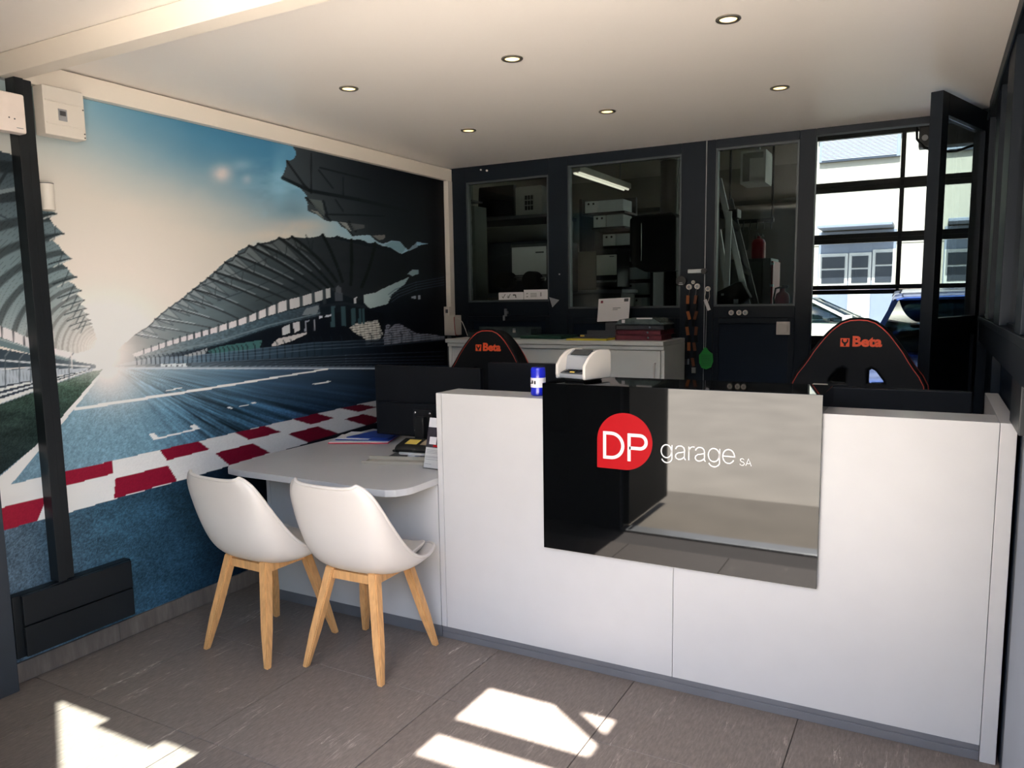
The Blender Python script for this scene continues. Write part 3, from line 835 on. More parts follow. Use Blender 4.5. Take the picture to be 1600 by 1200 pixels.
    fill([(600, 384), (612, 377), (624, 378), (634, 388), (628, 396), (618, 391), (611, 387)], (120, 152, 160))
    fill([(637, 391), (651, 379), (652, 386), (640, 392)], (120, 140, 150))
    # ---------------- road markings
    fill([(115, 637), (300, 609), (512, 575.5), (513, 577.5), (300, 612.8), (115, 642)], (226, 226, 216))
    for q in ([(232, 678), (241, 676.5), (247, 683.5), (301.5, 670.5), (296, 665), (304, 663), (313, 670), (240, 688)], [(353, 636.6), (359, 635.5), (363, 637), (394, 631), (391, 629), (397, 628), (400.5, 630), (360, 638.6)], [(487.5, 600), (494, 598.6), (510, 596.5), (511, 595), (517, 595.5), (513, 597.5), (492, 601)], [(258, 610), (282, 605.5), (287, 606), (262, 611)]):
        fill(q, (224, 222, 216))
    # strip of glow at the vanishing point
    g = np.exp(-((u - 170) / 44) ** 2 - ((v - 556) / 30) ** 2)
    C = mix(C, np.array([[255, 243, 228]] * n), .62 * g)
    g = np.exp(-((u - 172) / 95) ** 2 - ((v - 545) / 52) ** 2)
    C = mix(C, np.array([[246, 230, 212]] * n), .2 * g)
    return np.clip(C, 0, 255)

def build_mural():
    HM = np.array([[1272.3073831478982, -116.54028682260108, 1536.4618988381153], [399.48575651046184, -1274.5674528039349, 3813.442475280065], [0.871854976766176, -0.12329541364315319, 4.137826530403429]])
    ya, yb, za, zb = -1.93, YB - .06, .086, 2.391
    ny, nz = 520, 560
    t = np.linspace(0, 1, ny)
    uu = np.linspace(-190, 705, ny)                    # even in the printed picture
    zm = 1.4
    ys = np.array([(HM[0, 1] * zm + HM[0, 2] - q * (HM[2, 1] * zm + HM[2, 2])) / (q * HM[2, 0] - HM[0, 0]) for q in uu])
    ys = np.clip(ys, ya, yb); ys[0] = ya; ys[-1] = yb
    zs = np.linspace(za, zb, nz)
    Y, Z = np.meshgrid(ys, zs, indexing='ij')
    Y, Z = Y.ravel(), Z.ravel()
    co = np.stack([np.full_like(Y, XL + .003), Y, Z], 1)
    w = HM[2, 0] * Y + HM[2, 1] * Z + HM[2, 2]
    u = (HM[0, 0] * Y + HM[0, 1] * Z + HM[0, 2]) / w
    v = (HM[1, 0] * Y + HM[1, 1] * Z + HM[1, 2]) / w
    c = mural_colours(u, v) / 255.0
    lin = np.where(c <= .04045, c / 12.92, ((c + .055) / 1.055) ** 2.4)
    lin = lin * (.55 + .53 * np.clip(lin.mean(1) / .16, 0, 1) ** .6)[:, None]       # deep printed blacks
    lin = np.clip(lin * MURAL_GAIN, 0, .85)
    me = bpy.data.meshes.new('wall_mural')
    idx = np.arange(ny * nz).reshape(ny, nz)
    q = np.stack([idx[:-1, :-1], idx[1:, :-1], idx[1:, 1:], idx[:-1, 1:]], -1).reshape(-1, 4)
    me.vertices.add(len(co)); me.vertices.foreach_set('co', co.astype(np.float32).ravel())
    me.loops.add(q.size); me.loops.foreach_set('vertex_index', q.astype(np.int32).ravel())
    me.polygons.add(len(q)); me.polygons.foreach_set('loop_start', (np.arange(len(q)) * 4).astype(np.int32))
    me.update(calc_edges=True)
    at = me.color_attributes.new('print', 'FLOAT_COLOR', 'POINT')
    at.data.foreach_set('color', np.concatenate([lin, np.ones((len(lin), 1))], 1).astype(np.float32).ravel())
    m = bpy.data.materials.new('printed_wallpaper')
    m.use_nodes = True
    nt = m.node_tree
    b = nt.nodes['Principled BSDF']
    a = nt.nodes.new('ShaderNodeAttribute'); a.attribute_name = 'print'
    nt.links.new(a.outputs['Color'], b.inputs['Base Color'])
    b.inputs['Roughness'].default_value = .45
    b.inputs['Specular IOR Level'].default_value = .12
    o = link('wall_mural', me, m, None, 0)
    tag(o, 'wall-size printed race track with grandstands and red and white kerb', 'mural')
MURAL_GAIN = np.array([1.05, 1.10, 1.24])
build_mural()
# ------------------------------------------------------------------ reception counter
CW, CH = 2.14, 1.12
ct = thing('reception_counter', 'long white reception counter with grey plinth carrying the black sign', 'counter', (CW / 2, 0.1, 0))
box(0.028, 1.0678, 0.0, 0.02, .056, CH, bev=.0015).build('front_panel', white, ct)
box(1.0692, 2.0932, 0.0, 0.02, .056, CH, bev=.0015).build('front_panel', white, ct)
box(0.0, 0.0265, 0.0, .185, .056, CH, bev=.0015).build('side_panel', white, ct)
box(2.0945, 2.14, 0.0, .83, .0, CH, bev=.002).build('side_panel', white, ct)
box(0.028, 2.093, .021, .188, CH - .022, CH - .001, bev=.0015).build('top_cap', white, ct)
box(0.028, 2.093, .170, .188, .03, CH - .023).build('rear_panel', white, ct)
MB().box(0.0, 2.093, .004, .02, 0.0, .030, bev=.002).box(0.0, 2.093, .008, .02, .030, .035).box(0.0, 2.093, .003, .02, .035, .055, bev=.002).build('plinth', plinth_m, ct)

# ------------------------------------------------------------------ visitor desk to the left
dk = thing('desk', 'white visitor desk with rounded overhanging top beside the mural', 'desk', (-.55, .3, 0))
outl = [(-1.045, -.245), (-.954, -.262), (-.70, -.262), (-.40, -.268), (-.20, -.285)] + [(-.105 + .10 * math.cos(math.radians(a)), -.165 + .118 * math.sin(math.radians(a))) for a in (-100, -75, -50, -25, -8)] + [(-.004, -.03), (-.004, .95), (-1.12, .95), (-1.12, .10), (-1.10, -.10), (-1.075, -.215)]
MB().prism(outl, 'z', .709, .74, bev=.003).build('desktop', white, dk)
box(-1.028, -.004, 0.0, .02, .056, .708, bev=.0015).build('front_panel', white, dk)
box(-1.055, -1.030, 0.0, .80, .0, .708, bev=.0015).build('side_panel', white, dk)
MB().box(-1.029, -.004, .004, .02, .0, .055, bev=.002).build('plinth', plinth_m, dk)
wt = thing('work_table', 'low white work table hidden behind the counter front', 'table', (1.05, .5, 0))
box(.03, 2.08, .20, .84, .711, .739, bev=.003).build('tabletop', white, wt)
for x in (.08, 1.05, 2.03):
    box(x - .02, x + .02, .30, .78, 0, .711, bev=.002).build('leg_panel', white, wt)

# ------------------------------------------------------------------ sign on the counter
sg = thing('counter_sign', 'glossy black sign board with red drop emblem on the counter front', 'sign', (1.056, -.02, .505))
box(.529, 1.583, -.02, -.001, .505, 1.186, bev=.0015).build('sign_board', black_gl, sg)
box(.529, 1.583, 0.0, .30, CH + .001, 1.186, bev=.002).build('ledge', black_gl, sg)
em = [(.7655, .8635)] + arc(.8775, .9735, .1115, .1105, -90, 180, 44)
MB().prism(em, 'y', -.0206, -.0201).build('emblem', red_em, sg, 0)
def letter(pts, w, closed=False, y=-.0212, extra=None):
    m = MB().ribbon(pts, w, y, closed)
    if extra:
        for e in extra:
            m.ribbon(e, w, y)
    return m.build('letter', white_vinyl, sg, 0)
letter([(.797, .907), (.797, 1.0025), (.825, 1.0025)] + arc(.824, .9548, .0475, .0477, 88, -88, 18) + [(.825, .907)], .0125, True)
letter([(.897, .8990), (.897, 1.0005), (.940, 1.0005)] + arc(.940, .9755, .0245, .025, 88, -88, 14) + [(.940, .9505), (.897, .9505)], .0125)
sw = .0043
def gee(x):
    letter(arc(x + .0210, .9497, .0198, .0245, 0, 360, 30)[:-1], sw, True, extra=[[(x + .0422, .9740), (x + .0422, .926)] + arc(x + .0227, .9245, .0195, .0180, -5, -165, 14)])
def aye(x):
    letter([(x + .0025, .9610)] + arc(x + .0195, .9590, .0165, .0150, 165, 0, 10) + [(x + .0362, .9330)] + arc(x + .0402, .9295, .004, .0052, 180, 290, 5), sw, extra=[[(x + .0362, .9525), (x + .024, .9495), (x + .012, .9470), (x + .0045, .9410), (x + .0022, .9330), (x + .0055, .9262), (x + .0125, .9226), (x + .0215, .9236), (x + .0300, .9278), (x + .0360, .9360)]])
gee(1.0225)
aye(1.0760)
letter([(1.1285, .9225), (1.1285, .9742)], sw, extra=[[(1.1287, .9560), (1.1312, .9655), (1.1362, .9722), (1.1430, .9740), (1.1493, .9733)]])
aye(1.1500)
gee(1.1990)
letter([(1.2522, .9492), (1.2940, .9492)] + arc(1.2731, .9490, .0209, .0254, 5, 330, 26), sw)
letter([(1.3280, .9400), (1.3262, .9436), (1.3212, .9456), (1.3160, .9440), (1.3142, .9400), (1.3165, .9360), (1.3220, .9338), (1.3270, .9312), (1.3288, .9268), (1.3262, .9222), (1.3208, .9206), (1.3152, .9222), (1.3130, .9264)], .0025)
letter([(1.3338, .9206), (1.3436, .9462), (1.3535, .9206)], .0025, extra=[[(1.3374, .9290), (1.3499, .9290)]])

# ------------------------------------------------------------------ shell chairs
def shell_chair(label, loc, rz):
    t = thing('shell_chair', label, 'chair', loc, rz, 'white shell chairs at the visitor desk')
    cen = [(.250, .440), (.205, .438), (.09, .414), (-.03, .402), (-.115, .412), (-.170, .458), (-.207, .543), (-.234, .640), (-.258, .735), (-.268, .780), (-.274, .806)]
    edg = [(.254, .452), (.216, .456), (.145, .452), (.080, .450), (.015, .470), (-.055, .523), (-.115, .595), (-.165, .668), (-.210, .745), (-.236, .795), (-.254, .824)]
    hw = [.140, .195, .224, .236, .238, .238, .235, .228, .214, .192, .150]
    m = MB()
    nu = 15
    rings = []
    for (c, e, w) in zip(cen, edg, hw):
        ring = []
        for k in range(nu):
            s = -1 + 2 * k / (nu - 1)
            x = w * math.sin(s * PI / 2) * (1.0 if abs(s) < 1 else 1.0)
            f = abs(s) ** 2.6
            ring.append((x, c[0] + (e[0] - c[0]) * f, c[1] + (e[1] - c[1]) * f))
        rings.append(ring)
    m.loft(rings, caps=False, closed=False)
    sh = m.build('shell', seat_white, t, 60, local=True, solid=.011, sub=2)
    # rolled rim following the free edge
    rim = [rings[i][0] for i in range(len(rings))] + rings[-1][1:-1] + [rings[i][-1] for i in range(len(rings) - 1, -1, -1)] + rings[0][-2:0:-1]
    def sm(P, it=3):
        for _ in range(it):
            P = [q for i in range(len(P)) for q in (tuple(.75 * Vector(P[i]) + .25 * Vector(P[(i + 1) % len(P)])), tuple(.25 * Vector(P[i]) + .75 * Vector(P[(i + 1) % len(P)])))]
        return P
    MB().tube(sm(rim, 2), .0075, 8, closed=True).build('rim', seat_white, t, 60, local=True)
    # seat pad
    pr = []
    for (y, z, w) in ((.218, .446, .12), (.195, .460, .165), (.10, .456, .185), (-.02, .446, .188), (-.10, .448, .17), (-.135, .462, .12)):
        pr.append([(w * math.sin((-1 + 2 * k / 12) * PI / 2), y, z + .022 * abs(-1 + 2 * k / 12) ** 3 - (.012 if k in (0, 12) else 0)) for k in range(13)])
    MB().loft(pr, caps=False, closed=False).build('seat_pad', pad_white, t, 60, local=True, solid=.022, sub=2)
    for sx in (-1, 1):
        for sy in (-1, 1):
            a, b = (sx * .108, sy * .108, .426), (sx * .193, sy * .202, .0)
            def rect(p, w):
                return [(p[0] + i * w, p[1] + j * w, p[2]) for i, j in ((-1, -1), (1, -1), (1, 1), (-1, 1))]
            mid = tuple(a[i] * .35 + b[i] * .65 for i in range(3))
            g = MB().loft([rect(b, .0125), rect(mid, .019), rect(a, .021)])
            bmesh.ops.bevel(g.b, geom=[e for e in g.b.edges], offset=.004, segments=2, affect='EDGES', clamp_overlap=True)
            g.build('leg', wood, t, 40, local=True)
    cr = MB()
    for (p, q) in (((-.115, -.115), (.115, -.115)), ((.115, -.115), (.115, .115)), ((.115, .115), (-.115, .115)), ((-.115, .115), (-.115, -.115))):
        d = Vector((q[0] - p[0], q[1] - p[1], 0)).normalized(); nn = Vector((-d.y, d.x, 0)) * .009
        P0, P1 = Vector((*p, 0)), Vector((*q, 0))
        cr.loft([[tuple(P + s * nn + Vector((0, 0, z))) for s, z in ((-1, .376), (1, .376), (1, .412), (-1, .412))] for P in (P0, P1)])
    cr.build('apron', wood, t, 40, local=True)
    MB().cyl((0, 0, .38), (0, 0, .402), .06, n=24).build('seat_mount', seat_white, t, local=True)
    return t
shell_chair('white shell chair with beech legs nearest the mural wall', (-.674, -.374, 0), math.radians(-2.2))
shell_chair('white shell chair with beech legs nearest the counter front', (-.170, -.287, 0), math.radians(1.6))

# ------------------------------------------------------------------ gaming chairs
def gaming_chair(label, loc, topz, rz=0):
    t = thing('gaming_chair', label, 'chair', loc, rz, 'black racing style chairs')
    prof = [(0, .00), (.035, .002), (.068, .014), (.095, .034), (.118, .056), (.140, .082), (.162, .112), (.185, .145), (.205, .180), (.228, .215), (.250, .245), (.270, .285), (.282, .36), (.278, .43), (.262, .52), (.245, .62), (.235, .74), (.232, .86)]
    H = topz
    half = [(x, H - d) for x, d in prof]
    outline = half + [(-x, z) for x, z in half[::-1] if x > 0]
    def hole(s):
        return [(s * .034, H - .215), (s * .058, H - .200), (s * .085, H - .215), (s * .120, H - .262), (s * .126, H - .285), (s * .100, H - .292), (s * .034, H - .292)]
    tilt = Matrix.Translation((0, 0, .45)) @ Matrix.Rotation(math.radians(-5), 4, 'X') @ Matrix.Translation((0, 0, -.45))
    body = shape2d([outline, hole(1), hole(-1)], .095, .012, 'backrest', black_fab, t, tilt @ UPRIGHT)
    inner = [(x * .86, H - .012 - (H - .012 - z) * .985 if z > H - .1 else z) for x, z in half]
    path_o = [(x, .032, z) for x, z in outline[:17][::-1]] + [(-x, .032, z) for x, z in half[1:17]]
    def piping(off, y):
        P = [tilt @ Vector((x * off, y, (z - H) * 1.0 + H - (1 - off) * .06)) for x, z in half[:16][::-1]] + [tilt @ Vector((-x * off, y, (z - H) + H - (1 - off) * .06)) for x, z in half[1:16]]
        return MB().tube(P, .0042, 6)
    piping(1.045, .056).build('outer_piping', redpipe, t, 60, local=True)
    piping(.99, -.056).build('inner_piping', redpipe, t, 60, local=True)
    # embroidered mark and word
    face = tilt @ Matrix.Translation((0, -.0605, 0)) @ UPRIGHT
    lz = H - .100
    em = shape2d([[(-.072, lz - .019), (-.034, lz - .019), (-.034, lz + .019), (-.072, lz + .019)]], .001, 0, 'woven_mark', orange_txt, t, face)
    cut = [(-0.0664, lz + 0.0146), (-0.0664, lz + 0.0034), (-0.0620, lz - 0.0034), (-0.0575, lz - 0.0067), (-0.0575, lz - 0.0157), (-0.0485, lz - 0.0157), (-0.0485, lz - 0.0067), (-0.0440, lz - 0.0034), (-0.0396, lz + 0.0034), (-0.0396, lz + 0.0146), (-0.0452, lz + 0.0146), (-0.0452, lz + 0.0056), (-0.0502, lz + 0.0011), (-0.0558, lz + 0.0011), (-0.0608, lz + 0.0056), (-0.0608, lz + 0.0146)]
    sub = shape2d([cut], .0014, 0, 'nut_glyph', black_fab, em, tilt @ Matrix.Translation((0, -.0612, 0)) @ UPRIGHT)
    o = text('woven_lettering', 'Beta', .062, orange_txt, face @ Matrix.Translation((.036, lz + .003, 0)), None, bold=.0026, sx=1.08)
    o.parent = t
    # seat, arms, base
    MB().box(-.20, .20, -.50, -.02, .42, .52, bev=.04).build('seat', black_fab, t, local=True)
    for s in (-1, 1):
        MB().box(s * .20, s * .27, -.46, -.04, .44, .57, bev=.03).build('seat_bolster', black_fab, t, local=True)
        MB().box(s * .29, s * .36, -.38, -.10, .66, .69, bev=.012).box(s * .31, s * .34, -.27, -.21, .42, .66, bev=.006).build('armrest', black_pl, t, local=True)
    MB().cyl((0, -.25, .10), (0, -.25, .42), .028).build('gas_lift', steel, t, local=True)
    for k in range(5):
        a = k * 2 * PI / 5 + .3
        e = (.30 * math.cos(a), -.25 + .30 * math.sin(a))
        MB().cyl((0, -.25, .10), (e[0], e[1], .075), .026, .017, 10).build('base_spoke', black_pl, t, local=True)
        MB().cyl((e[0] - .022, e[1], .03), (e[0] + .022, e[1], .03), .03, n=16).build('castor', rubber, t, local=True)
    return t
gaming_chair('black racing style chair with red piping before the white sideboard', (-.39, 1.10, 0), 1.340)
gaming_chair('black racing style chair with red piping beside the open door leaf', (1.607, .96, 0), 1.405)

# ------------------------------------------------------------------ monitors (backs towards the visitor)
def monitor(label, cx, cy, x0, x1, z0, z1, zdesk, rz=0, screws=True, split=None):
    t = thing('monitor', label, 'monitor', (cx, cy, zdesk), rz, 'monitors seen from behind')
    w = (x1 - x0) / 2
    split = split or z0 + .14
    b = box(-w, w, -.012, .022, z0 - zdesk, z1 - zdesk, bev=.006).build('screen_housing', black_mon, t, local=True)
    box(-w + .01, w - .01, .022, .024, z0 - zdesk + .015, z1 - zdesk - .01).build('screen', screen_m, t, local=True)
    box(-w * .92, w * .92, -.040, -.011, z0 - zdesk + .012, split - zdesk, bev=.01).build('electronics_bulge', black_mon, t, local=True)
    zz = (z0 + split) / 2 - zdesk
    m = box(-.06, .06, -.050, -.040, zz - .06, zz + .06, bev=.003).build('mount_plate', black_pl, t, local=True)
    for i in (-1, 1):
        for j in (-1, 1):
            o = MB().sph((i * .046, -.0515, zz + j * .046), .007, (1, .45, 1), 6).build('screw', steel, m, local=True)
    MB().box(-.03, .03, -.085, -.050, .012, zz + .03, bev=.008).build('stand_neck', black_pl, t, local=True)
    MB().box(-.12, .12, -.16, .06, .001, .013, bev=.004).build('stand_foot', black_pl, t, local=True)
    return t
monitor('wide black monitor back with screws, standing on the visitor desk', -.428, .55, -.763, -.093, .80, 1.178, .741, 0, split=.985)
monitor('slim black monitor behind the blue can on the counter', .185, .62, -.08, .45, .84, 1.205, .741, math.radians(5))
monitor('black monitor behind the counter end near the open door leaf', 1.785, .56, 1.53, 2.04, .83, 1.152, .741)

# ------------------------------------------------------------------ things on the counter
can = thing('spray_can', 'blue drink-size can with white label on the counter cap', 'can', (.457, .088, CH))
MB().lathe([(.026, 0), (.0305, .003), (.0315, .008), (.0315, .036)], n=32).build('can_base', blue_c, can, 60, local=True)
MB().lathe([(.0318, .036), (.0318, .076)], n=32).build('label', paper, can, 60, local=True)
MB().lathe([(.0315, .076), (.0315, .108), (.0295, .114), (.0285, .118), (.024, .1195)], n=32).build('can_top', blue_c, can, 60, local=True)
MB().box(-.022, -.008, -.0335, -.0318, .052, .056).box(-.013, -.008, -.0335, -.0318, .052, .066).box(-.002, .004, -.0338, -.032, .05, .064).build('label_mark', black_pl, can, local=True)

dv = thing('payment_terminal', 'white and grey payment terminal with dark screen on the black ledge', 'terminal', (.64, .14, 1.187), math.radians(-16))
side = [(-.085, .010), (-.088, .030), (-.086, .066), (-.060, .096), (-.028, .118), (.012, .128), (.072, .124), (.084, .112), (.086, .030), (.078, .008)]
for s in (-1, 1):
    MB().prism([(y, z) for y, z in side], 'x', s * .064, s * .078, bev=.004).build('side_shell', white_plastic, dv, 50, local=True)
MB().prism([(-.078, .012), (-.078, .030), (-.040, .040), (-.030, .100), (.010, .122), (.070, .118), (.078, .030), (.070, .012)], 'x', -.064, .064, bev=.003).build('body', greyp, dv, 40, local=True)
MB().prism([(-.0775, .0315), (-.043, .0412), (-.043, .044), (-.0785, .034)], 'x', -.058, .058).build('keypad', dgrey, dv, local=True)
for i in range(3):
    for j in range(3):
        y = -.073 + j * .011
        MB().box(-.040 + i * .028, -.018 + i * .028, y, y + .008, .036 + j * .003, .040 + j * .003, bev=.001).build('key', ynote if (i, j) == (1, 0) else black_pl, dv, local=True)
MB().prism([(-.026, .1035), (.006, .1215), (.004, .1245), (-.028, .1065)], 'x', -.046, .046).build('screen', screen_m, dv, local=True)
MB().box(-.05, .05, -.06, .06, .0, .012, bev=.003).build('foot', black_pl, dv, local=True)
wbx = thing('box_file', 'slim white box file upright behind the sign ledge', 'file', (1.485, .62, .741))
MB().box(-.03, .03, -.12, .12, 0, .402, bev=.003).build('case', white_plastic, wbx, local=True)
MB().box(-.02, .02, -.1215, -.12, .10, .16).build('spine_label', paper, wbx, local=True)

# ------------------------------------------------------------------ things on the visitor desk
pf = thing('plastic_folder', 'red plastic folder lying open under a blue one on the desk', 'folder', (-.92, .62, .741), math.radians(24))
MB().box(-.17, .17, -.13, .13, 0, .006, bev=.002).build('cover', redf, pf, local=True)
MB().box(-.165, .165, -.125, .125, .006, .009).build('sheet', paper, pf, local=True)
bf = thing('plastic_folder', 'blue plastic folder with loose white sheets on the red folder', 'folder', (-.91, .66, .751), math.radians(17))
MB().box(-.16, .16, -.12, .12, 0, .008, bev=.002).build('cover', blue_f, bf, local=True)
MB().box(-.155, .04, -.128, .10, .008, .011).build('sheet', paper, bf, local=True)
MB().prism([(-.10, -.10), (.15, -.115), (.16, .11), (-.02, .115)], 'z', .0115, .016).build('flap', blue_f, bf, local=True)

cm = thing('desk_pad', 'dark thin pad under the card reader on the desk', 'pad', (-.32, .33, .741), math.radians(14))
MB().box(-.18, .16, -.10, .10, 0, .003, bev=.001).build('mat', dgrey, cm, local=True)
cr = thing('card_reader', 'black card reader with yellow note on a white cradle', 'card reader', (-.31, .33, .745), math.radians(8))
MB().box(-.11, .11, -.055, .065, .016, .034, bev=.008).build('cradle', white_plastic, cr, local=True)
MB().box(-.055, -.015, -.062, .0, 0, .018, bev=.002).box(.03, .09, -.03, .04, 0, .016, bev=.002).build('cradle_foot', paper, cr, local=True)
MB().prism([(-.065, .034), (-.072, .050), (-.05, .066), (.05, .085), (.075, .078), (.07, .034)], 'x', -.125, .115, bev=.008).build('reader_body', black_pl, cr, local=True)
mt = Matrix.Translation((0, 0, .0735)) @ Matrix.Rotation(math.radians(10.8), 4, 'X')
MB().box(-.085, -.02, -.03, .03, -.001, .003, mat=mt).build('yellow_note', ynote, cr, local=True)
MB().box(.0, .09, -.034, .036, -.001, .003, mat=mt).build('display', M('reader_display', (176, 162, 138), .3), cr, local=True)
MB().box(-.052, -.018, -.0635, -.062, .004, .014).build('cradle_mark', black_pl, cr, local=True)
lf = thing('brochure_holder', 'clear holder of brochures with a dark photo cover beside the counter end', 'brochure holder', (-.105, .135, .741), math.radians(-3))
lean = Matrix.Rotation(math.radians(-15), 4, 'X')
MB().box(-.075, .075, -.004, -.002, .003, .10, mat=lean).box(-.075, .075, -.004, .08, .0, .002).build('holder', clearp, lf, local=True)
MB().box(-.072, .072, .001, .004, .004, .240, mat=lean).build('brochure', paper, lf, local=True)
ph = MB().box(-.072, .072, -.0008, .0012, .100, .195, mat=lean).build('cover_photo', M('photo_dark', (52, 48, 56), .4, var=.5, scale=30), lf, local=True)
MB().box(.0, .03, -.0016, -.0008, .162, .185, mat=lean).build('photo_face', M('photo_skin', (190, 140, 128), .5), ph, local=True)
MB().box(-.055, -.015, -.0016, -.0008, .115, .15, mat=lean).build('photo_paper', paper, ph, local=True)
MB().box(-.03, .06, -.0016, -.0008, .104, .113, mat=lean).build('photo_strip', red_em, ph, local=True)
ln = MB()
for k, (zz, w) in enumerate(((.088, .062), (.081, .056), (.074, .06), (.058, .06), (.053, .058), (.044, .05), (.022, .02))):
    ln.box(-.066, -.066 + w * 2 * .9, .0002, .0009, zz - .0006, zz + .0006, mat=lean)
ln.build('printed_lines', M('print_grey', (96, 98, 120), .6), lf, 0, local=True)
rt = thing('document_tray', 'clear low acrylic tray lying on the desk edge', 'tray', (-.37, .19, .741), math.radians(17))
MB().box(-.16, .16, -.05, .05, 0, .004).box(-.16, .16, -.05, -.046, .004, .014).box(-.16, .16, .046, .05, .004, .02).build('acrylic', M('acrylic_grey', (168, 162, 150), .1), rt, local=True)

# ------------------------------------------------------------------ sideboard and what stands on it
sb = thing('sideboard', 'white sideboard with sliding doors under the workshop windows', 'sideboard', (-.27, 1.88, 0))
SX0, SX1, SY0, SY1, SZ = -1.02, .505, 1.655, 2.10, 1.26
sb_w = M('sideboard_white', (224, 224, 218), .42, var=.02)
MB().box(SX0 - .012, SX1, SY0 - .006, SY1, SZ - .026, SZ, bev=.003).build('top', sb_w, sb)
box(SX0, SX0 + .022, SY0 + .02, SY1, .06, SZ - .027).build('side_panel', sb_w, sb)
box(SX1 - .022, SX1, SY0 + .02, SY1, .06, SZ - .027, bev=.002).build('side_panel', sb_w, sb)
box(SX0 + .023, SX1 - .023, SY1 - .02, SY1, .06, SZ - .027).build('back_panel', sb_w, sb)
box(SX0, SX1, SY0 + .004, SY0 + .03, SZ - .052, SZ - .030, bev=.002).build('top_rail', sb_w, sb)
dA = box(SX0 + .002, -.20, SY0 + .028, SY0 + .046, .08, SZ - .056, bev=.002).build('sliding_door', sb_w, sb)
dB = box(-.23, SX1 - .024, SY0 + .008, SY0 + .026, .08, SZ - .056, bev=.002).build('sliding_door', sb_w, sb)
for (x, y, d) in ((SX0 + .06, SY0 + .028, dA), (SX1 - .055, SY0 + .008, dB)):
    MB().tube([(x, y, 1.13), (x, y - .014, 1.125), (x, y - .018, 1.11), (x, y - .018, 1.0), (x, y, .985)], .005, 8).build('handle', white_plastic, d)
box(SX0, SX1, SY0 + .04, SY1, 0, .058).build('plinth', sb_w, sb)

def binder(label, cx, cy, z, mat, rz, w=.30, d=.24, h=.03):
    t = thing('ring_binder', label, 'binder', (cx, cy, z), rz, 'binders stacked on the sideboard end')
    MB().box(-w / 2, w / 2, -d / 2, d / 2, 0, .003, bev=.001).build('cover', mat, t, local=True)
    MB().box(-w / 2, w / 2, -d / 2, d / 2, h - .003, h, bev=.001).build('cover', mat, t, local=True)
    MB().box(-w / 2, -w / 2 + .003, -d / 2, d / 2, .003, h - .003).build('spine', mat, t, local=True)
    MB().box(-w / 2 + .006, w / 2 - .008, -d / 2 + .004, d / 2 - .006, .0035, h - .0035).build('sheet_block', M('sheet_' + mat.name, (104, 34, 46) if mat is not black_pl else (60, 62, 66), .6, var=.2, scale=40), t, local=True)
    MB().cyl((w * .2, -d / 2 - .001, h * .5), (w * .2, -d / 2 + .003, h * .5), .006, n=12).build('finger_ring', steel, t, local=True)
    return t
zz = SZ + .001
binder('lowest maroon binder of the stack on the sideboard end', .315, 1.86, zz, maroon, math.radians(2), h=.032); zz += .033
binder('second maroon binder of the stack, slightly turned', .322, 1.865, zz, maroon, math.radians(-3), h=.030); zz += .031
binder('black binder above the two maroon ones', .315, 1.87, zz, black_pl, math.radians(4), w=.31, h=.03); zz += .031
tr = thing('plastic_wallet', 'shiny clear plastic wallets heaped on top of the binders', 'wallet', (.31, 1.87, zz), math.radians(-4))
MB().prism([(-.15, 0), (-.12, .030), (-.02, .044), (.10, .040), (.15, .012), (.16, 0)], 'y', -.11, .11, bev=.004).build('wallet_film', M('film', (92, 104, 104), .15, var=.3, scale=22), tr, local=True)
MB().box(.0, .10, -.118, -.112, .034, .042).build('paper_edge', paper, tr, local=True)
MB().box(-.10, -.08, -.114, -.110, .01, .03).build('label_tab', paper, tr, local=True)
en = thing('envelope', 'white printed envelope leaning on the window sill above the sideboard', 'envelope', (.04, 2.03, SZ), math.radians(-3))
le = Matrix.Translation((0, 0, .105)) @ Matrix.Rotation(math.radians(-14), 4, 'X') @ Matrix.Rotation(math.radians(-2), 4, 'Y')
MB().box(-.112, .112, -.002, .002, .004, .158, mat=le).build('paper_cover', paper, en, local=True)
MB().box(-.095, -.078, -.003, -.002, .128, .145, mat=le).build('printed_logo', M('logo_maroon', (120, 30, 60), .6), en, local=True)
MB().box(.072, .102, -.003, -.002, .132, .152, mat=le).build('stamp', M('stamp_grey', (70, 72, 76), .6, var=.5, scale=120), en, local=True)
MB().box(-.005, .05, -.003, -.002, .088, .094, mat=le).box(-.005, .03, -.003, -.002, .078, .083, mat=le).build('address_line', M('print_grey_2', (150, 152, 158), .6), en, 0, local=True)
MB().box(-.05, .05, -.01, .05, 0, .10, bev=.004).build('stand', dgrey, en, local=True)
lt = thing('letter_rack', 'dark letter rack holding the white envelope upright', 'rack', (.03, 1.93, SZ))
MB().box(-.15, .13, -.05, .05, 0, .006).box(-.15, .13, .044, .05, .006, .05).box(-.15, .13, -.05, -.046, .006, .028).build('rack_body', dgrey, lt, local=True)
sn = thing('sticky_note_block', 'small yellow sticky note block in front of the envelope', 'notes', (-.10, 1.90, SZ + .0065), math.radians(10))
MB().box(-.03, .03, -.02, .02, 0, .018, bev=.001).build('note_block', ynote, sn, local=True)
yf = thing('card_folder', 'flat yellow card folder on the sideboard front edge', 'folder', (.01, 1.75, SZ), math.radians(1))
MB().box(-.14, .13, -.09, .08, 0, .012, bev=.002).build('card', yellow, yf, local=True)
MB().box(-.12, .12, -.05, .07, .012, .016).build('sheet', dgrey, yf, local=True)
gf = thing('card_folder', 'flat dark green card folder in the middle of the sideboard', 'folder', (-.36, 1.88, SZ), math.radians(-3))
MB().prism([(-.16, -.10), (.16, -.12), (.17, .10), (-.14, .11)], 'z', 0, .022, bev=.004).build('card', dgreen, gf, local=True)
gt = thing('display_tray', 'long clear plastic tray with odds and ends below the left window', 'tray', (-.72, 1.96, SZ))
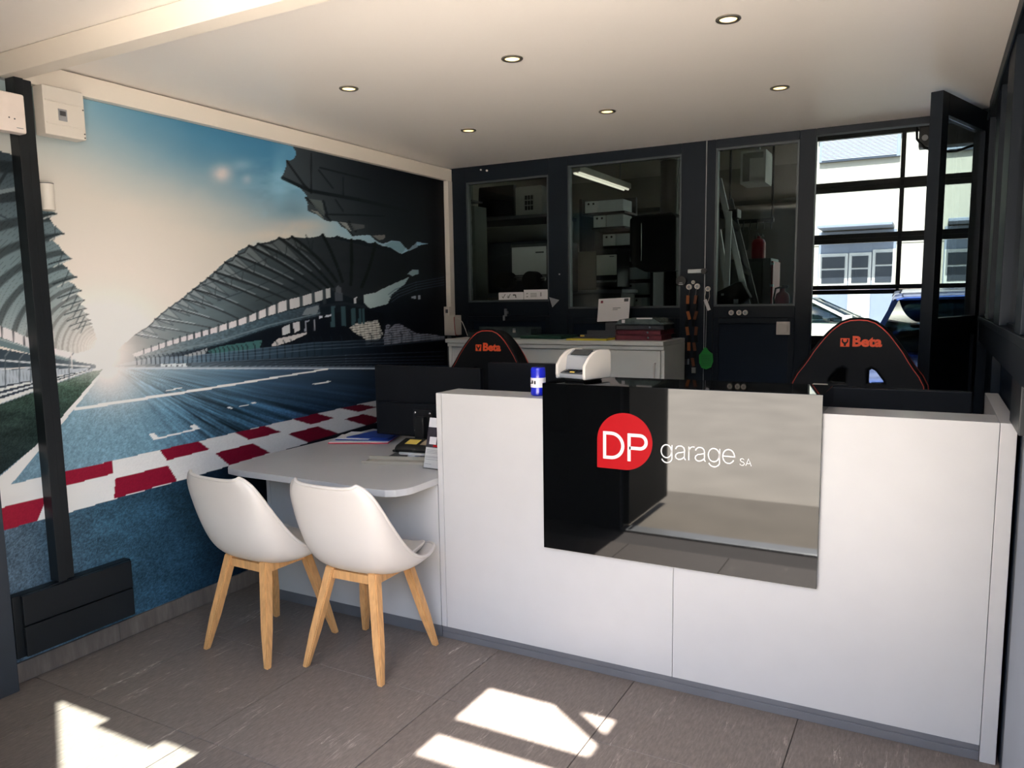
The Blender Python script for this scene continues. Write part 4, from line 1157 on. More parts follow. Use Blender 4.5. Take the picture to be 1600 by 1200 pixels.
MB().box(-.27, .23, -.08, .08, 0, .004).box(-.27, .23, .076, .08, .004, .07).box(-.27, .23, -.08, -.077, .004, .035).box(-.27, -.266, -.077, .076, .004, .05).box(.226, .23, -.077, .076, .004, .06).build('tray_body', M('smoke_plastic', (66, 76, 76), .12, var=.25, scale=12), gt, local=True)
mk = thing('glue_stick', 'small white tube standing in the clear tray', 'tube', (-.64, 1.92, SZ + .0045))
MB().cyl((0, 0, 0), (0, 0, .045), .011, bev=.001).build('tube', white_plastic, mk, local=True)
MB().cyl((0, 0, .045), (0, 0, .058), .0105, bev=.001).build('cap', greyp, mk, local=True)
cb = MB().tube([(-1.213, 2.052, 1.40), (-1.211, 2.05, 1.36), (-1.205, 2.045, 1.31), (-1.196, 2.04, 1.268), (-1.17, 2.03, 1.264)], .003, 6).build('power_cable', red_m, None)
tag(cb, 'thin red cable running down the white trunking box', 'cable')
cb = MB().tube([(-1.213, 2.09, 1.39), (-1.19, 2.085, 1.385), (-1.16, 2.08, 1.36), (-1.13, 2.07, 1.31), (-1.105, 2.06, 1.262)], .0028, 6).build('power_cable', white_plastic, None)
tag(cb, 'thin white cable arching from the trunking to the sideboard', 'cable')
sk = thing('wall_socket', 'white socket box with dark insert on the corner trunking', 'socket', (-1.29, 2.06, 1.44))
MB().box(XL + .006, -1.255, 2.055, 2.097, 1.405, 1.475, bev=.004).build('cover', white_plastic, sk)
MB().box(-1.288, -1.268, 2.052, 2.0555, 1.428, 1.455).build('insert', dgrey, sk)
# ------------------------------------------------------------------ ceiling lights
for i, x in enumerate((-.48, .362, 1.22)):
    for j, y in enumerate((.075, 1.11)):
        col = ('mural-side', 'middle', 'window-side')[i]
        row = ('above the counter', 'near the back wall')[j]
        t = thing('downlight', 'small lit round downlight in the %s pair, %s' % (('left', 'middle', 'right')[i], row), 'light', (x, y, ZC), 0, 'ceiling downlights')
        MB().lathe([(.030, -.001), (.043, -.001), (.044, -.004), (.041, -.007), (.032, -.007), (.030, -.004)], n=28, caps=False).build('trim_ring', ring_m, t, 60, local=True)
        MB().cyl((0, 0, -.0035), (0, 0, -.001), .0295, n=28).build('lens', lamp_on, t, local=True)

# ------------------------------------------------------------------ left wall fittings
pb = thing('panel_heater', 'low dark two-board panel box on the mural wall at the skirting', 'heater', (-1.28, -.9, .115))
box(XL + .004, -1.262, -1.155, -.635, .118, .376, bev=.003).build('casing', anthr, pb)
for z in (.121, .2505):
    box(-1.262, -1.243, -1.125, -.645, z, z + .1235, bev=.003).build('board', anthr, pb)
fb = thing('fuse_box', 'white fuse box with small display under the ceiling boxing', 'fuse box', (-1.24, -.81, 2.2))
FX = -1.205
MB().box(-1.271, FX, -.892, -.722, 2.195, 2.385, bev=.006).build('cover', white_plastic, fb)
for z in (2.238, 2.325):
    MB().box(FX - .002, FX + .004, -.885, -.735, z, z + .006, bev=.001).build('cover_ridge', white_plastic, fb)
MB().box(FX - .001, FX + .003, -.835, -.800, 2.256, 2.302, bev=.001).build('meter', greyp, fb)
MB().box(FX + .003, FX + .0045, -.830, -.806, 2.276, 2.294).build('meter_display', dgrey, fb)
for z in (2.205, 2.22, 2.315):
    MB().cyl((FX - .001, -.730, z), (FX + .0015, -.730, z), .003, n=8).build('screw', dgrey, fb)
ac = thing('wall_unit', 'white wall unit with rounded edge on the dark post near the beam', 'wall unit', (-1.22, -1.15, 2.18))
MB().box(-1.248, -1.20, -1.36, -.966, 2.178, 2.325, bev=.008).build('casing', M('pinkish_white_plastic', (238, 226, 220), .4), ac)
MB().cyl((-1.2005, -1.03, 2.23), (-1.199, -1.03, 2.23), .003, n=8).cyl((-1.2005, -1.01, 2.228), (-1.199, -1.01, 2.228), .003, n=8).build('indicator', dgrey, ac)
MB().box(-1.2005, -1.1992, -1.005, -.98, 2.195, 2.198).build('maker_line', greyp, ac)
sn2 = thing('motion_sensor', 'white rounded sensor cylinder on the mural beside the dark post', 'sensor', (-1.28, -.865, 1.91))
MB().lathe([(.020, 0), (.026, .004), (.026, .05), (.0262, .052), (.0262, .108), (.024, .113)], (-1.281, -.862, 1.905), 24).build('housing', white_plastic, sn2, 50)
MB().lathe([(.0268, 0), (.0268, .003)], (-1.281, -.862, 2.012), 24).build('seam', dgrey, sn2)
tg = thing('corner_switch', 'tiny white button on the boxing end above the back corner', 'button', (-1.0, 2.155, 2.45))
MB().cyl((-1.02, YB - .008, 2.452), (-1.02, YB, 2.452), .006, n=10).build('cap', white_plastic, tg)

# ------------------------------------------------------------------ fittings on the back wall
BW = YB - .001
def magnet(label, x, z, r):
    t = thing('magnet', label, 'magnet', (x, BW, z), 0, 'round white magnets')
    MB().cyl((0, 0, 0), (0, -.012, 0), r, r * .95, 22, bev=.002).build('disc', white_plastic, t, 50, local=True)
    MB().cyl((0, -.012, 0), (0, -.0126, 0), r * .55, n=18).build('face_ring', greyp, t, 50, local=True)
magnet('white magnet of the triple, nearest the green fly swatter', .783, 1.418, .0165)
magnet('white magnet in the middle of the triple under the third window', .831, 1.418, .0165)
magnet('white magnet of the triple, nearest the light switch', .869, 1.418, .0165)
magnet('pale magnet above the orange lanyards, toward the envelope', .513, 1.584, .0185)
magnet('pale magnet above the orange lanyards, toward the third window', .566, 1.586, .0185)
magnet('smallest pale magnet sitting above two larger ones', .540, 1.613, .012)
magnet('single white magnet holding the green fly swatter', .634, 1.569, .0165)
fs = thing('fly_swatter', 'green fly swatter hanging on a wire from a white magnet', 'fly swatter', (.632, BW - .02, 1.55))
fs_z = lambda px: px
MB().tube([(.624, BW - .015, 1.562), (.618, BW - .017, 1.52), (.622, BW - .018, 1.49)], .0016, 6).tube([(.645, BW - .015, 1.562), (.648, BW - .017, 1.52), (.640, BW - .018, 1.49)], .0016, 6).build('hanging_loop', white_plastic, fs)
MB().tube([(.631, BW - .02, 1.46), (.630, BW - .02, 1.30), (.629, BW - .02, 1.185)], .0022, 6).build('wire_handle', greyp, fs)
MB().box(-.010, .010, -.002, .002, -.036, .036, mat=Matrix.Translation((.635, BW - .021, 1.468)) @ Matrix.Rotation(math.radians(-22), 4, 'Y')).build('price_tag', paper, fs)
MB().prism([(.622, 1.198), (.636, 1.198), (.652, 1.176), (.676, 1.158), (.680, 1.110), (.668, 1.072), (.636, 1.058), (.606, 1.066), (.590, 1.098), (.588, 1.148), (.606, 1.172)], 'y', BW - .024, BW - .018, bev=.0015).build('paddle', green, fs)
ml = MB()
for k in range(7):
    ml.box(.604, .664, BW - .0256, BW - .024, 1.082 + k * .011, 1.085 + k * .011)
ml.build('paddle_rib', M('darker_green', (10, 84, 30), .5), fs)  # ribs in a darker green than the paddle
fs.children[-1]['kind'] = 'stuff'
def lanyard(label, x, col, seed, ln):
    t = thing('lanyard', label, 'lanyard', (x, BW - .012, 1.57), 0, 'lanyards hanging from the pale magnets')
    rr = random.Random(seed)
    z = 1.565
    MB().tube([(x + .008, BW - .012, 1.575), (x + .004, BW - .014, 1.54), (x - .004, BW - .014, 1.51)], .002, 6).build('chain', steel, t)
    k = 0
    z = 1.53
    while z > 1.565 - ln:
        dz = .055 if k % 2 == 0 else .045
        MB().box(-.010, .010, -.003, .003, -dz / 2, dz / 2, bev=.001, mat=Matrix.Translation((x + rr.uniform(-.009, .009), BW - .014 - .004 * (k % 2), z - dz / 2)) @ Matrix.Rotation(rr.uniform(-.3, .3), 4, 'Y')).build('strap_band', col if k % 2 == 0 else black_fab, t)
        z -= dz; k += 1
    MB().box(x - .016, x + .014, BW - .022, BW - .012, z - .045, z - .006, bev=.003).build('key_bunch', steel, t)
olab = M('orange_brown_strap', (150, 84, 40), .7, var=.15)
lanyard('orange and black banded lanyard nearest the sideboard', .513, olab, 3, .40)
lanyard('brown and black lanyard hanging closest to the fly swatter', .556, M('brown_strap', (98, 54, 28), .7, var=.2), 5, .47)
lk = thing('door_lock', 'worn steel latch lock on the door post above the magnets', 'lock', (.54, BW - .02, 1.68))
MB().box(.508, .605, BW - .03, BW, 1.668, 1.695, bev=.004).build('latch_case', alu, lk)
MB().cyl((.612, BW, 1.68), (.612, BW - .035, 1.68), .018, n=16, bev=.003).build('knob', black_pl, lk)
bd = thing('key_box', 'round black plastic holder beside the second window', 'holder', (.468, BW, 1.62))
MB().cyl((.466, BW, 1.622), (.466, BW - .03, 1.622), .034, n=24, bev=.006).build('body', black_pl, bd)
MB().box(.452, .480, BW - .0315, BW - .03, 1.598, 1.604).box(.456, .476, BW - .0315, BW - .03, 1.610, 1.613).build('print', greyp, bd)
ls = thing('light_switch', 'white square light switch on the navy panel', 'switch', (1.096, YB, 1.32))
MB().box(1.056, 1.136, BW + .004 - .008, BW + .006, 1.282, 1.362, bev=.003).build('frame', white_plastic, ls)
MB().box(1.070, 1.122, BW - .010, BW - .004, 1.296, 1.348, bev=.002).build('rocker', white_plastic, ls)
tr2 = thing('folded_card', 'small grey triangular card stuck on the post between two windows', 'card', (-.43, BW, 1.50))
MB().prism([(-.482, 1.533), (-.405, 1.512), (-.458, 1.462)], 'y', BW - .006, BW - .001, bev=.001).build('card', greyp, tr2)
kc = thing('toggle_latch', 'small steel latch under the first window', 'latch', (-.827, BW, 1.42))
MB().box(-.838, -.822, BW - .02, BW, 1.40, 1.455, bev=.003).box(-.822, -.806, BW - .026, BW - .006, 1.418, 1.438, bev=.003).build('latch_body', alu, kc)
MB().box(-.850, -.834, BW - .022, BW - .006, 1.37, 1.408, bev=.004).build('lever', alu, kc)
bt = thing('round_button', 'tiny pale button on the post beside the tool label', 'button', (-.405, BW, 1.70))
MB().cyl((-.402, BW, 1.690), (-.402, BW - .006, 1.690), .005, n=10).build('cap', greyp, bt)
bt = thing('round_button', 'tiny pale button on the rail above the first window', 'button', (-.93, BW, 2.44))
MB().cyl((-.97, BW, 2.442), (-.97, BW - .008, 2.442), .007, n=10).build('cap', white_plastic, bt)
s1 = thing('window_sticker', 'white label strip with two ticks and a tap symbol on the first window', 'label', (-.79, YB + .02, 1.53))
y = YB + .006
box(-.895, -.692, y, y + .0015, 1.519, 1.572).build('strip', paper, s1)
MB().ribbon([(-.866, 1.543), (-.858, 1.532), (-.840, 1.560)], .005, y - .0006).build('tick', dgrey, s1, 0)
MB().ribbon([(-.824, 1.543), (-.816, 1.532), (-.798, 1.560)], .005, y - .0006).ribbon([(-.820, 1.552), (-.806, 1.534)], .003, y - .0006).build('tick', dgrey, s1, 0)
MB().ribbon([(-.778, 1.552), (-.756, 1.552), (-.752, 1.532)], .008, y - .0006).ribbon([(-.768, 1.552), (-.768, 1.560)], .005, y - .0006).build('tap_symbol', dgrey, s1, 0)
s2 = thing('window_sticker', 'white label with small print and a bottle symbol beside the ticked strip', 'label', (-.59, YB + .02, 1.55))
box(-.688, -.500, y, y + .0015, 1.519, 1.588).build('strip', paper, s2)
pl = MB()
for k in range(4):
    pl.ribbon([(-.635, 1.562 - k * .008), (-.585, 1.562 - k * .008)], .003, y - .0006)
pl.ribbon([(-.668, 1.560), (-.655, 1.562)], .006, y - .0006).ribbon([(-.668, 1.538), (-.655, 1.540)], .006, y - .0006)
pl.build('printed_lines', M('print_grey_3', (120, 124, 124), .6), s2, 0)
MB().ribbon([(-.552, 1.568), (-.552, 1.540)], .006, y - .0006).build('bottle_symbol', dgrey, s2, 0)

# ------------------------------------------------------------------ workshop shell
WX0, WX1, WY1, WZ = -3.2, 3.9, 7.8, 3.72
smesh('floor_workshop', box(WX0, WX1, YB + .07, WY1, -.08, 0), ws_floor)
smesh('ceiling_workshop', box(WX0 - .1, WX1 + .1, YB, WY1 + .2, WZ, WZ + .12), ws_ceil)
smesh('wall_workshop_left', box(WX0 - .1, WX0, YB, WY1 + .2, -.05, WZ), ws_wall)
smesh('wall_workshop_right', box(WX1, WX1 + .1, YB, WY1 + .2, -.05, WZ), ws_wall)
ww = struct('wall_workshop_back', (0, WY1, 0))
box(WX0, .44, WY1, WY1 + .2, -.05, WZ).build('wall_section', ws_wall, ww)
box(3.60, WX1, WY1, WY1 + .2, -.05, WZ).build('wall_section', ws_wall, ww)
box(.44, 3.60, WY1, WY1 + .2, 3.47, WZ).build('lintel', ws_wall, ww)
smesh('wall_workshop_infill', box(XR, WX1, YB, YB + .07, -.05, 2.5), ws_wall)
smesh('wall_workshop_infill.001', box(WX0, -1.42, YB, YB + .07, -.05, 2.5), ws_wall)
for n in ('wall_workshop_infill', 'wall_workshop_infill.001'):
    pass
beam = smesh('trim_8', box(WX0, .44, WY1 - .5, WY1 - .01, 2.7, 3.1), M('workshop_beam', (128, 124, 114), .7))

# sectional garage door
gd = struct('door_2', (2, WY1 - .05, 0))
rail_m = M('dark_door_rail', (52, 50, 50), .45, var=.1)
gy0, gy1 = WY1 - .075, WY1 - .02
rows = [(.32, .36), (1.005, 1.523), (1.635, 2.147), (2.263, 2.77), (2.894, 3.407)]
cols = [(.537, 1.478), (1.527, 2.47), (2.52, 3.46)]
zr = [(.0, .36)] + [(.90, 1.005)] + [(1.523, 1.578), (1.580, 1.635)] + [(2.147, 2.204), (2.206, 2.263)] + [(2.77, 2.831), (2.833, 2.894)] + [(3.407, 3.47)]
for (a, b) in zr:
    box(.44, 3.56, gy0, gy1, a, b, bev=.004).build('rail', rail_m, gd)
for (a, b) in ((.36, .90),):
    box(.50, 3.50, gy0 + .01, gy1 - .01, a, b).build('solid_panel', M('door_panel_dark', (40, 42, 46), .5), gd)
for k, (za, zb) in enumerate(rows[1:]):
    for (a, b) in ((.49, .537), (1.478, 1.527), (2.47, 2.52), (3.46, 3.51)):
        box(a, b, gy0, gy1, za, zb, bev=.003).build('stile', rail_m, gd)
    for (a, b) in cols:
        box(a, b, gy0 + .025, gy0 + .031, za, zb).build('pane', pane_m, gd)
for z in (1.579, 2.205, 2.832):
    box(.46, .50, gy0 - .03, gy0, z - .03, z + .03, bev=.004).build('roller_bracket', black_pl, gd)
    box(1.485, 1.52, gy0 - .014, gy0, z - .035, z + .035, bev=.004).build('centre_hinge', black_pl, gd)
box(.36, .45, gy0 - .08, gy1 + .02, 0, 3.6, bev=.004).build('guide_rail', anthr, gd)

dc = thing('door_motor', 'black motor box with loose cable high beside the open door leaf', 'motor', (1.95, 2.98, 2.44))
MB().box(1.765, 2.30, 2.93, 3.05, 2.445, 2.575, bev=.008).build('housing', black_pl, dc)
MB().cyl((1.80, 2.93, 2.50), (1.80, 2.915, 2.50), .018, n=16).build('button', greyp, dc)
MB().tube([(1.75, 2.95, 2.58), (1.755, 2.94, 2.50), (1.80, 2.93, 2.44), (1.88, 2.92, 2.405), (1.98, 2.92, 2.40), (2.08, 2.93, 2.43), (2.14, 2.95, 2.46)], .008, 8).build('cable', black_pl, dc)
MB().box(1.76, 2.6, 2.98, 3.02, 2.575, WZ, bev=.004).build('bracket', black_pl, dc)

# ------------------------------------------------------------------ things in the workshop
wtv = thing('wall_screen', 'large dark screen leaning on the shelf behind the first window', 'screen', (-2.05, 4.2, 2.33))
MB().prism([(-2.27, 2.345), (-2.245, 2.66), (-1.84, 2.66), (-1.83, 2.345)], 'y', 4.18, 4.25, bev=.01).build('bezel', black_pl, wtv)
MB().prism([(-2.24, 2.365), (-2.22, 2.56), (-1.86, 2.50), (-1.855, 2.365)], 'y', 4.176, 4.1805).build('screen', M('screen_glass_dark', (16, 18, 22), .1), wtv)
shf = thing('wall_shelf', 'long dark workshop shelf under the large screen', 'shelf', (-1.85, 4.3, 2.3))
MB().box(-2.5, -1.35, 4.02, 4.62, 2.30, 2.335, bev=.004).build('board', dgrey, shf)
for x in (-2.46, -1.39):
    MB().box(x - .02, x + .02, 4.04, 4.60, 0, 2.30, bev=.003).build('upright', M('shelf_grey', (120, 124, 118), .6), shf)
MB().box(-2.44, -1.41, 4.56, 4.60, 1.2, 2.29).build('back_board', ws_wall, shf)
oc = thing('filter_unit', 'pale slatted air unit on the workshop shelf end', 'air unit', (-1.62, 4.35, 2.336))
MB().box(-1.79, -1.50, 4.12, 4.5, 2.337, 2.62, bev=.008).build('casing', M('unit_grey', (150, 148, 146), .5), oc)
for i in range(3):
    for j in range(3):
        MB().box(-1.68 + i * .032, -1.658 + i * .032, 4.112, 4.122, 2.39 + j * .05, 2.43 + j * .05).build('vent_slot', black_pl, oc)
mac = thing('balancing_machine', 'dark workshop machine with white front plate and two round black knobs', 'machine', (-1.36, 3.6, 0))
MB().box(-1.665, -1.02, 3.34, 3.9, 1.58, 2.03, bev=.012).build('housing', M('machine_navy', (18, 26, 38), .5), mac)
MB().box(-1.60, -1.08, 3.40, 3.85, 0, 1.58, bev=.01).build('pedestal', dgrey, mac)
MB().box(-1.42, -1.05, 3.325, 3.342, 1.715, 2.0, bev=.004).build('frame', dgrey, mac)
MB().box(-1.405, -1.068, 3.318, 3.326, 1.735, 1.975, bev=.002).build('front_plate', paper, mac)
MB().box(-1.17, -1.09, 3.316, 3.3185, 1.918, 1.930).build('plate_print', dgrey, mac)
for x in (-1.417, -1.165):
    MB().cyl((x, 3.31, 1.685), (x, 3.18, 1.685), .075, n=28, bev=.01).build('knob', rubber, mac)
MB().cyl((-1.345, 3.26, 1.70), (-1.24, 3.26, 1.70), .022, n=14).cyl((-1.09, 3.26, 1.69), (-1.05, 3.26, 1.69), .016, n=12).build('shaft', steel, mac)
MB().box(-1.68, -1.0, 3.28, 3.40, 1.54, 1.58, bev=.004).build('work_top', greyp, mac)
rk = thing('parts_rack', 'tall grey parts rack against the first window edge', 'rack', (-1.60, 2.95, 0))
MB().box(-1.66, -1.63, 2.85, 3.05, 0, 2.5, bev=.003).box(-1.53, -1.50, 2.85, 3.05, 0, 2.3, bev=.003).build('upright', M('rack_grey', (124, 128, 122), .6), rk)
for z in (1.45, 1.62, 1.80, 1.98, 2.16, 2.34):
    MB().box(-1.63, -1.53, 2.86, 3.04, z, z + .012).build('shelf', dgrey, rk)
for k, z in enumerate((1.462, 1.632, 1.812, 1.992)):
    t = thing('parts_bin', 'grey parts bin on the tall rack, %s' % ('lowest', 'second from the bottom', 'second from the top', 'topmost')[k], 'bin', (-1.58, 2.93, z + .001), 0, 'bins on the tall rack')
    MB().box(-.046, .046, -.06, .09, 0, .008).box(-.046, -.04, -.06, .09, .008, .09).box(.04, .046, -.06, .09, .008, .09).box(-.04, .04, -.06, -.054, .008, .06).box(-.04, .04, .084, .09, .008, .09).build('bin_body', M('bin_grey_%d' % k, (104 + 8 * k, 112 + 6 * k, 112), .6), t, local=True)
    MB().box(-.032, .032, -.0615, -.0602, .02, .042).build('bin_label', paper, t, local=True)
fl = thing('tube_lamp', 'long faintly glowing tube lamp hanging in the workshop behind the second window', 'lamp', (-1.66, 6.1, 2.9))
MB().box(-1.72, -1.60, 5.30, 6.95, 2.915, 2.985, bev=.01).build('housing', M('lamp_housing', (206, 200, 188), .4), fl)
for x in (-1.69, -1.63):
    MB().cyl((x, 5.34, 2.905), (x, 6.91, 2.905), .013, n=10).build('tube', M('tube_glass_%d' % int(-x * 100), (255, 250, 240), .3, emit=(255, 244, 224), estr=.3), fl)  # tubes carry a faint glow of their own
for y in (5.5, 6.7):
    MB().cyl((-1.66, y, 2.985), (-1.66, y, WZ), .006, n=8).build('suspension_rod', greyp, fl)
# bin wall: a back board with stepped white storage bins
bw = thing('bin_rack', 'tall dark storage rack with stepped shelves behind the second window', 'rack', (-.85, 4.75, 0))
MB().box(-1.25, -.78, 4.80, 4.84, 1.86, 2.52).box(-1.25, -.50, 4.80, 4.84, 0, 1.86).build('back_board', M('rack_dark', (30, 34, 38), .6), bw)
levels = [(2.36, -1.19, -.79), (2.215, -1.10, -.79), (2.03, -1.00, -.71), (1.87, -.94, -.71), (1.70, -.86, -.54), (1.55, -.80, -.54), (1.41, -.74, -.54)]
for i, (z, x, xe) in enumerate(levels):
    MB().box(x - .02, xe + .02, 4.45, 4.80, z - .022, z - .002).build('shelf', M('shelf_dark_%d' % i, (36, 40, 44), .6), bw)
for x in (-1.24, -.50):
    MB().box(x - .015, x + .015, 4.47, 4.80, 0, 2.5 if x < -1 else 1.84).build('upright', anthr, bw)
lv_names = ('topmost', 'second', 'third', 'fourth', 'fifth', 'sixth', 'lowest')
for i, (z, x, xe) in enumerate(levels):
    for k, (a, b) in enumerate(((x, x + .13), (x + .14, xe))):
        if b - a < .05: continue
        t = thing('storage_box', '%s pale storage box on the %s stepped shelf' % (('narrow two-holed', 'wide plain')[k], lv_names[i]), 'box', ((a + b) / 2, 4.56, z), 0, 'boxes on the stepped rack')
        w = (b - a) / 2
        MB().box(-w, w, -.10, .15, 0, .112, bev=.004).build('carton', M('carton_%d%d' % (i, k), (238, 242, 244) if k == 0 else (212, 220, 226), .6), t, local=True)
        if k == 0:
            for s in (-1, 1):
                MB().cyl((s * .026, -.0995, .085), (s * .026, -.1015, .085), .011, n=10).build('finger_hole', black_pl, t, local=True)
cf = thing('coffee_machine', 'grey and steel coffee machine behind the second window', 'machine', (-.9, 4.1, 1.6))
MB().box(-1.16, -.875, 3.98, 4.30, 1.60, 1.955, bev=.008).build('tank', M('taupe_grey', (112, 110, 98), .5), cf)
MB().box(-.872, -.66, 3.97, 4.30, 1.62, 1.97, bev=.008).build('body', black_pl, cf)
MB().box(-.865, -.668, 3.962, 3.972, 1.73, 1.915, bev=.003).build('steel_front', M('brushed_front', (232, 230, 224), .4, var=.08), cf)
MB().box(-.735, -.69, 3.960, 3.9625, 1.895, 1.902).build('maker_print', dgrey, cf)
MB().box(-.862, -.668, 3.958, 3.972, 1.665, 1.685, bev=.003).build('drip_bar', steel, cf)
ck = thing('workbench', 'grey steel workbench carrying the coffee machine', 'bench', (-.9, 4.1, 0))
MB().box(-1.22, -.60, 3.92, 4.36, 1.565, 1.599, bev=.004).build('bench_top', greyp, ck)
MB().box(-1.20, -.62, 3.96, 4.34, 0, 1.564, bev=.004).build('bench_cabinet', M('bench_grey', (118, 122, 120), .55), ck)
tc = thing('tyre_changer', 'tall black tyre machine head behind the second window', 'machine', (-.40, 4.3, 0))
MB().prism([(-.626, 1.91), (-.626, 2.25), (-.563, 2.277), (-.23, 2.288), (-.18, 2.24), (-.178, 1.755), (-.47, 1.755), (-.605, 1.82)], 'y', 4.18, 4.42, bev=.02).build('head', M('machine_black', (8, 9, 10), .5, spec=.15), tc)
MB().box(-.30, -.19, 4.24, 4.42, 0, 1.757, bev=.01).build('column', M('machine_black_2', (10, 11, 12), .5, spec=.15), tc)
MB().cyl((-.505, 4.175, 1.86), (-.505, 4.175, 2.20), .005, n=8).build('rod', steel, tc)
pp = thing('exhaust_pipe', 'thick dark vertical pipe rising to the workshop ceiling', 'pipe', (-.68, 5.6, 0))
MB().cyl((-.68, 5.6, 0), (-.68, 5.6, 2.98), .10, n=28).build('pipe', M('pipe_brown', (62, 58, 52), .5), pp)
MB().cyl((-.68, 5.6, 2.985), (-.68, 5.6, 3.02), .112, n=28).cyl((-.68, 5.6, 1.9), (-.68, 5.6, 1.93), .106, n=28).build('collar', greyp, pp)
MB().cyl((-.68, 5.6, 3.02), (-.68, 5.6, WZ), .095, n=28).build('upper_pipe', M('pipe_grey', (140, 138, 130), .5), pp)
ld = thing('folding_ladder', 'leaning aluminium folding ladder behind the third window', 'ladder', (.68, 2.8, 0))
def bar(p, q, w, mat, nm='stile'):
    P, Q = Vector(p), Vector(q)
    d = Q - P
    mt = Matrix.Translation((P + Q) / 2) @ d.to_track_quat('Z', 'Y').to_matrix().to_4x4()
    MB().box(-w, w, -.02, .02, -d.length / 2, d.length / 2, bev=.003, mat=mt).build(nm, mat, ld)
bar((.545, 2.75, 2.33), (1.12, 2.75, 0.0), .011, alu); bar((.60, 2.85, 2.20), (1.18, 2.86, .0), .009, dgrey)
bar((.632, 2.70, 2.10), (.60, 2.70, .0), .009, alu); bar((.553, 2.72, 1.98), (.90, 2.72, 0.0), .010, alu)
for k in range(6):
    f = .12 + k * .14
    bar((.545 + .575 * f, 2.76, 2.33 - 2.33 * f), (.60 + .58 * f, 2.84, 2.25 - 2.2 * f), .008, alu, 'rung')
MB().box(.56, .68, 2.74, 2.86, 2.06, 2.12, bev=.008).build('hinge_head', black_pl, ld)
bgx = ld
MB().prism([(.57, 1.46), (.58, 1.55), (.70, 1.61), (.745, 1.62), (.81, 1.51), (.76, 1.485), (.70, 1.44)], 'y', 2.59, 2.679, bev=.012).build('tool_pouch', black_fab, bgx)
MB().box(.615, .632, 2.582, 2.591, 1.525, 1.54).box(.70, .73, 2.582, 2.591, 1.47, 1.50).build('buckle', greyp, bgx)
rb = thing('gas_bottle', 'dark red gas bottle in front of the far workshop wall', 'bottle', (.10, 6.5, 0))
MB().lathe([(.07, 1.94), (.078, 1.955), (.078, 2.12), (.06, 2.16), (.02, 2.175), (.018, 2.20)], (.10, 6.5, 0), 24).build('bottle', red_m, rb, 50)
MB().tube([(.06, 6.5, 2.16), (.06, 6.5, 2.21), (.085, 6.5, 2.235), (.10, 6.5, 2.20)], .006, 8).tube([(.12, 6.5, 2.18), (.14, 6.5, 2.22), (.15, 6.5, 2.19)], .006, 8).build('valve', black_pl, rb)
wc = thing('tool_cabinet', 'grey workshop cabinet with double front below the red bottle', 'cabinet', (.08, 6.45, 0))
MB().box(-.16, .29, 6.22, 6.70, 0, 1.935, bev=.005).build('body', M('cabinet_grey', (112, 116, 112), .55), wc)
MB().box(-.15, .20, 6.208, 6.22, .06, 1.90, bev=.003).build('door', M('cabinet_door_grey', (124, 128, 124), .55), wc)
MB().box(.29, .312, 6.24, 6.68, 0, 1.90).build('red_edge', red_m, wc)
for z in (1.86, 1.62):
    MB().box(.285, .325, 6.20, 6.23, z, z + .025, bev=.003).build('hinge', alu, wc)
np_ = thing('notice_board', 'small grey notice board hanging on the workshop back wall', 'board', (-.3, 7.7, 2.2))
MB().box(-.62, -.28, WY1 - .03, WY1 - .005, 2.12, 2.42, bev=.003).build('board', M('notice_grey', (104, 106, 98), .6), np_)
ex = thing('fire_extinguisher', 'red fire extinguisher standing behind the third window', 'extinguisher', (.78, 4.0, 0))
MB().lathe([(.055, 1.10), (.06, 1.115), (.06, 1.49), (.05, 1.535), (.022, 1.555), (.02, 1.58)], (.785, 4.0, 0), 24).build('cylinder', red_m, ex, 50)
MB().box(.775, .83, 3.985, 4.015, 1.58, 1.605, bev=.004).tube([(.775, 4.0, 1.59), (.73, 4.0, 1.58), (.715, 4.0, 1.50), (.722, 4.0, 1.36)], .008, 8).build('valve_and_hose', rubber, ex)
MB().box(.75, .82, 3.936, 3.942, 1.36, 1.42).build('label', paper, ex)
st = thing('stool', 'dark post stand under the fire extinguisher', 'stand', (.785, 4.0, 0))
MB().cyl((.785, 4.0, 0), (.785, 4.0, 1.098), .09, n=20).build('stand', dgrey, st)
kf = thing('wall_cabinet', 'small open white cabinet high behind the third window', 'cabinet', (.60, 4.9, 2.8))
MB().box(.30, .52, 4.85, 4.87, 2.55, 2.80).box(.30, .52, 4.55, 4.85, 2.53, 2.55).box(.30, .52, 4.55, 4.85, 2.80, 2.82).box(.30, .32, 4.55, 4.85, 2.55, 2.80).box(.50, .52, 4.55, 4.85, 2.55, 2.80).build('cabinet_case', M('cab_white', (190, 190, 186), .5), kf)
MB().box(.40, .44, 4.68, 4.72, 2.82, WZ).build('hanger', alu, kf)
rkx = thing('tool_rail', 'black tool rail with hooks on the ladder side of the workshop', 'rail', (.2, 5.6, 2.2))
MB().box(-.05, .42, 5.58, 5.61, 2.27, 2.31).build('rail_bar', black_pl, rkx)
for k in range(7):
    MB().cyl((-.02 + k * .07, 5.58, 2.29), (-.02 + k * .07, 5.54, 2.20), .006, n=6).build('hook', black_pl, rkx)
MB().cyl((.40, 5.60, 2.31), (.40, 5.60, WZ), .012, n=8).cyl((-.03, 5.60, 2.31), (-.03, 5.60, WZ), .012, n=8).build('drop_rod', black_pl, rkx)

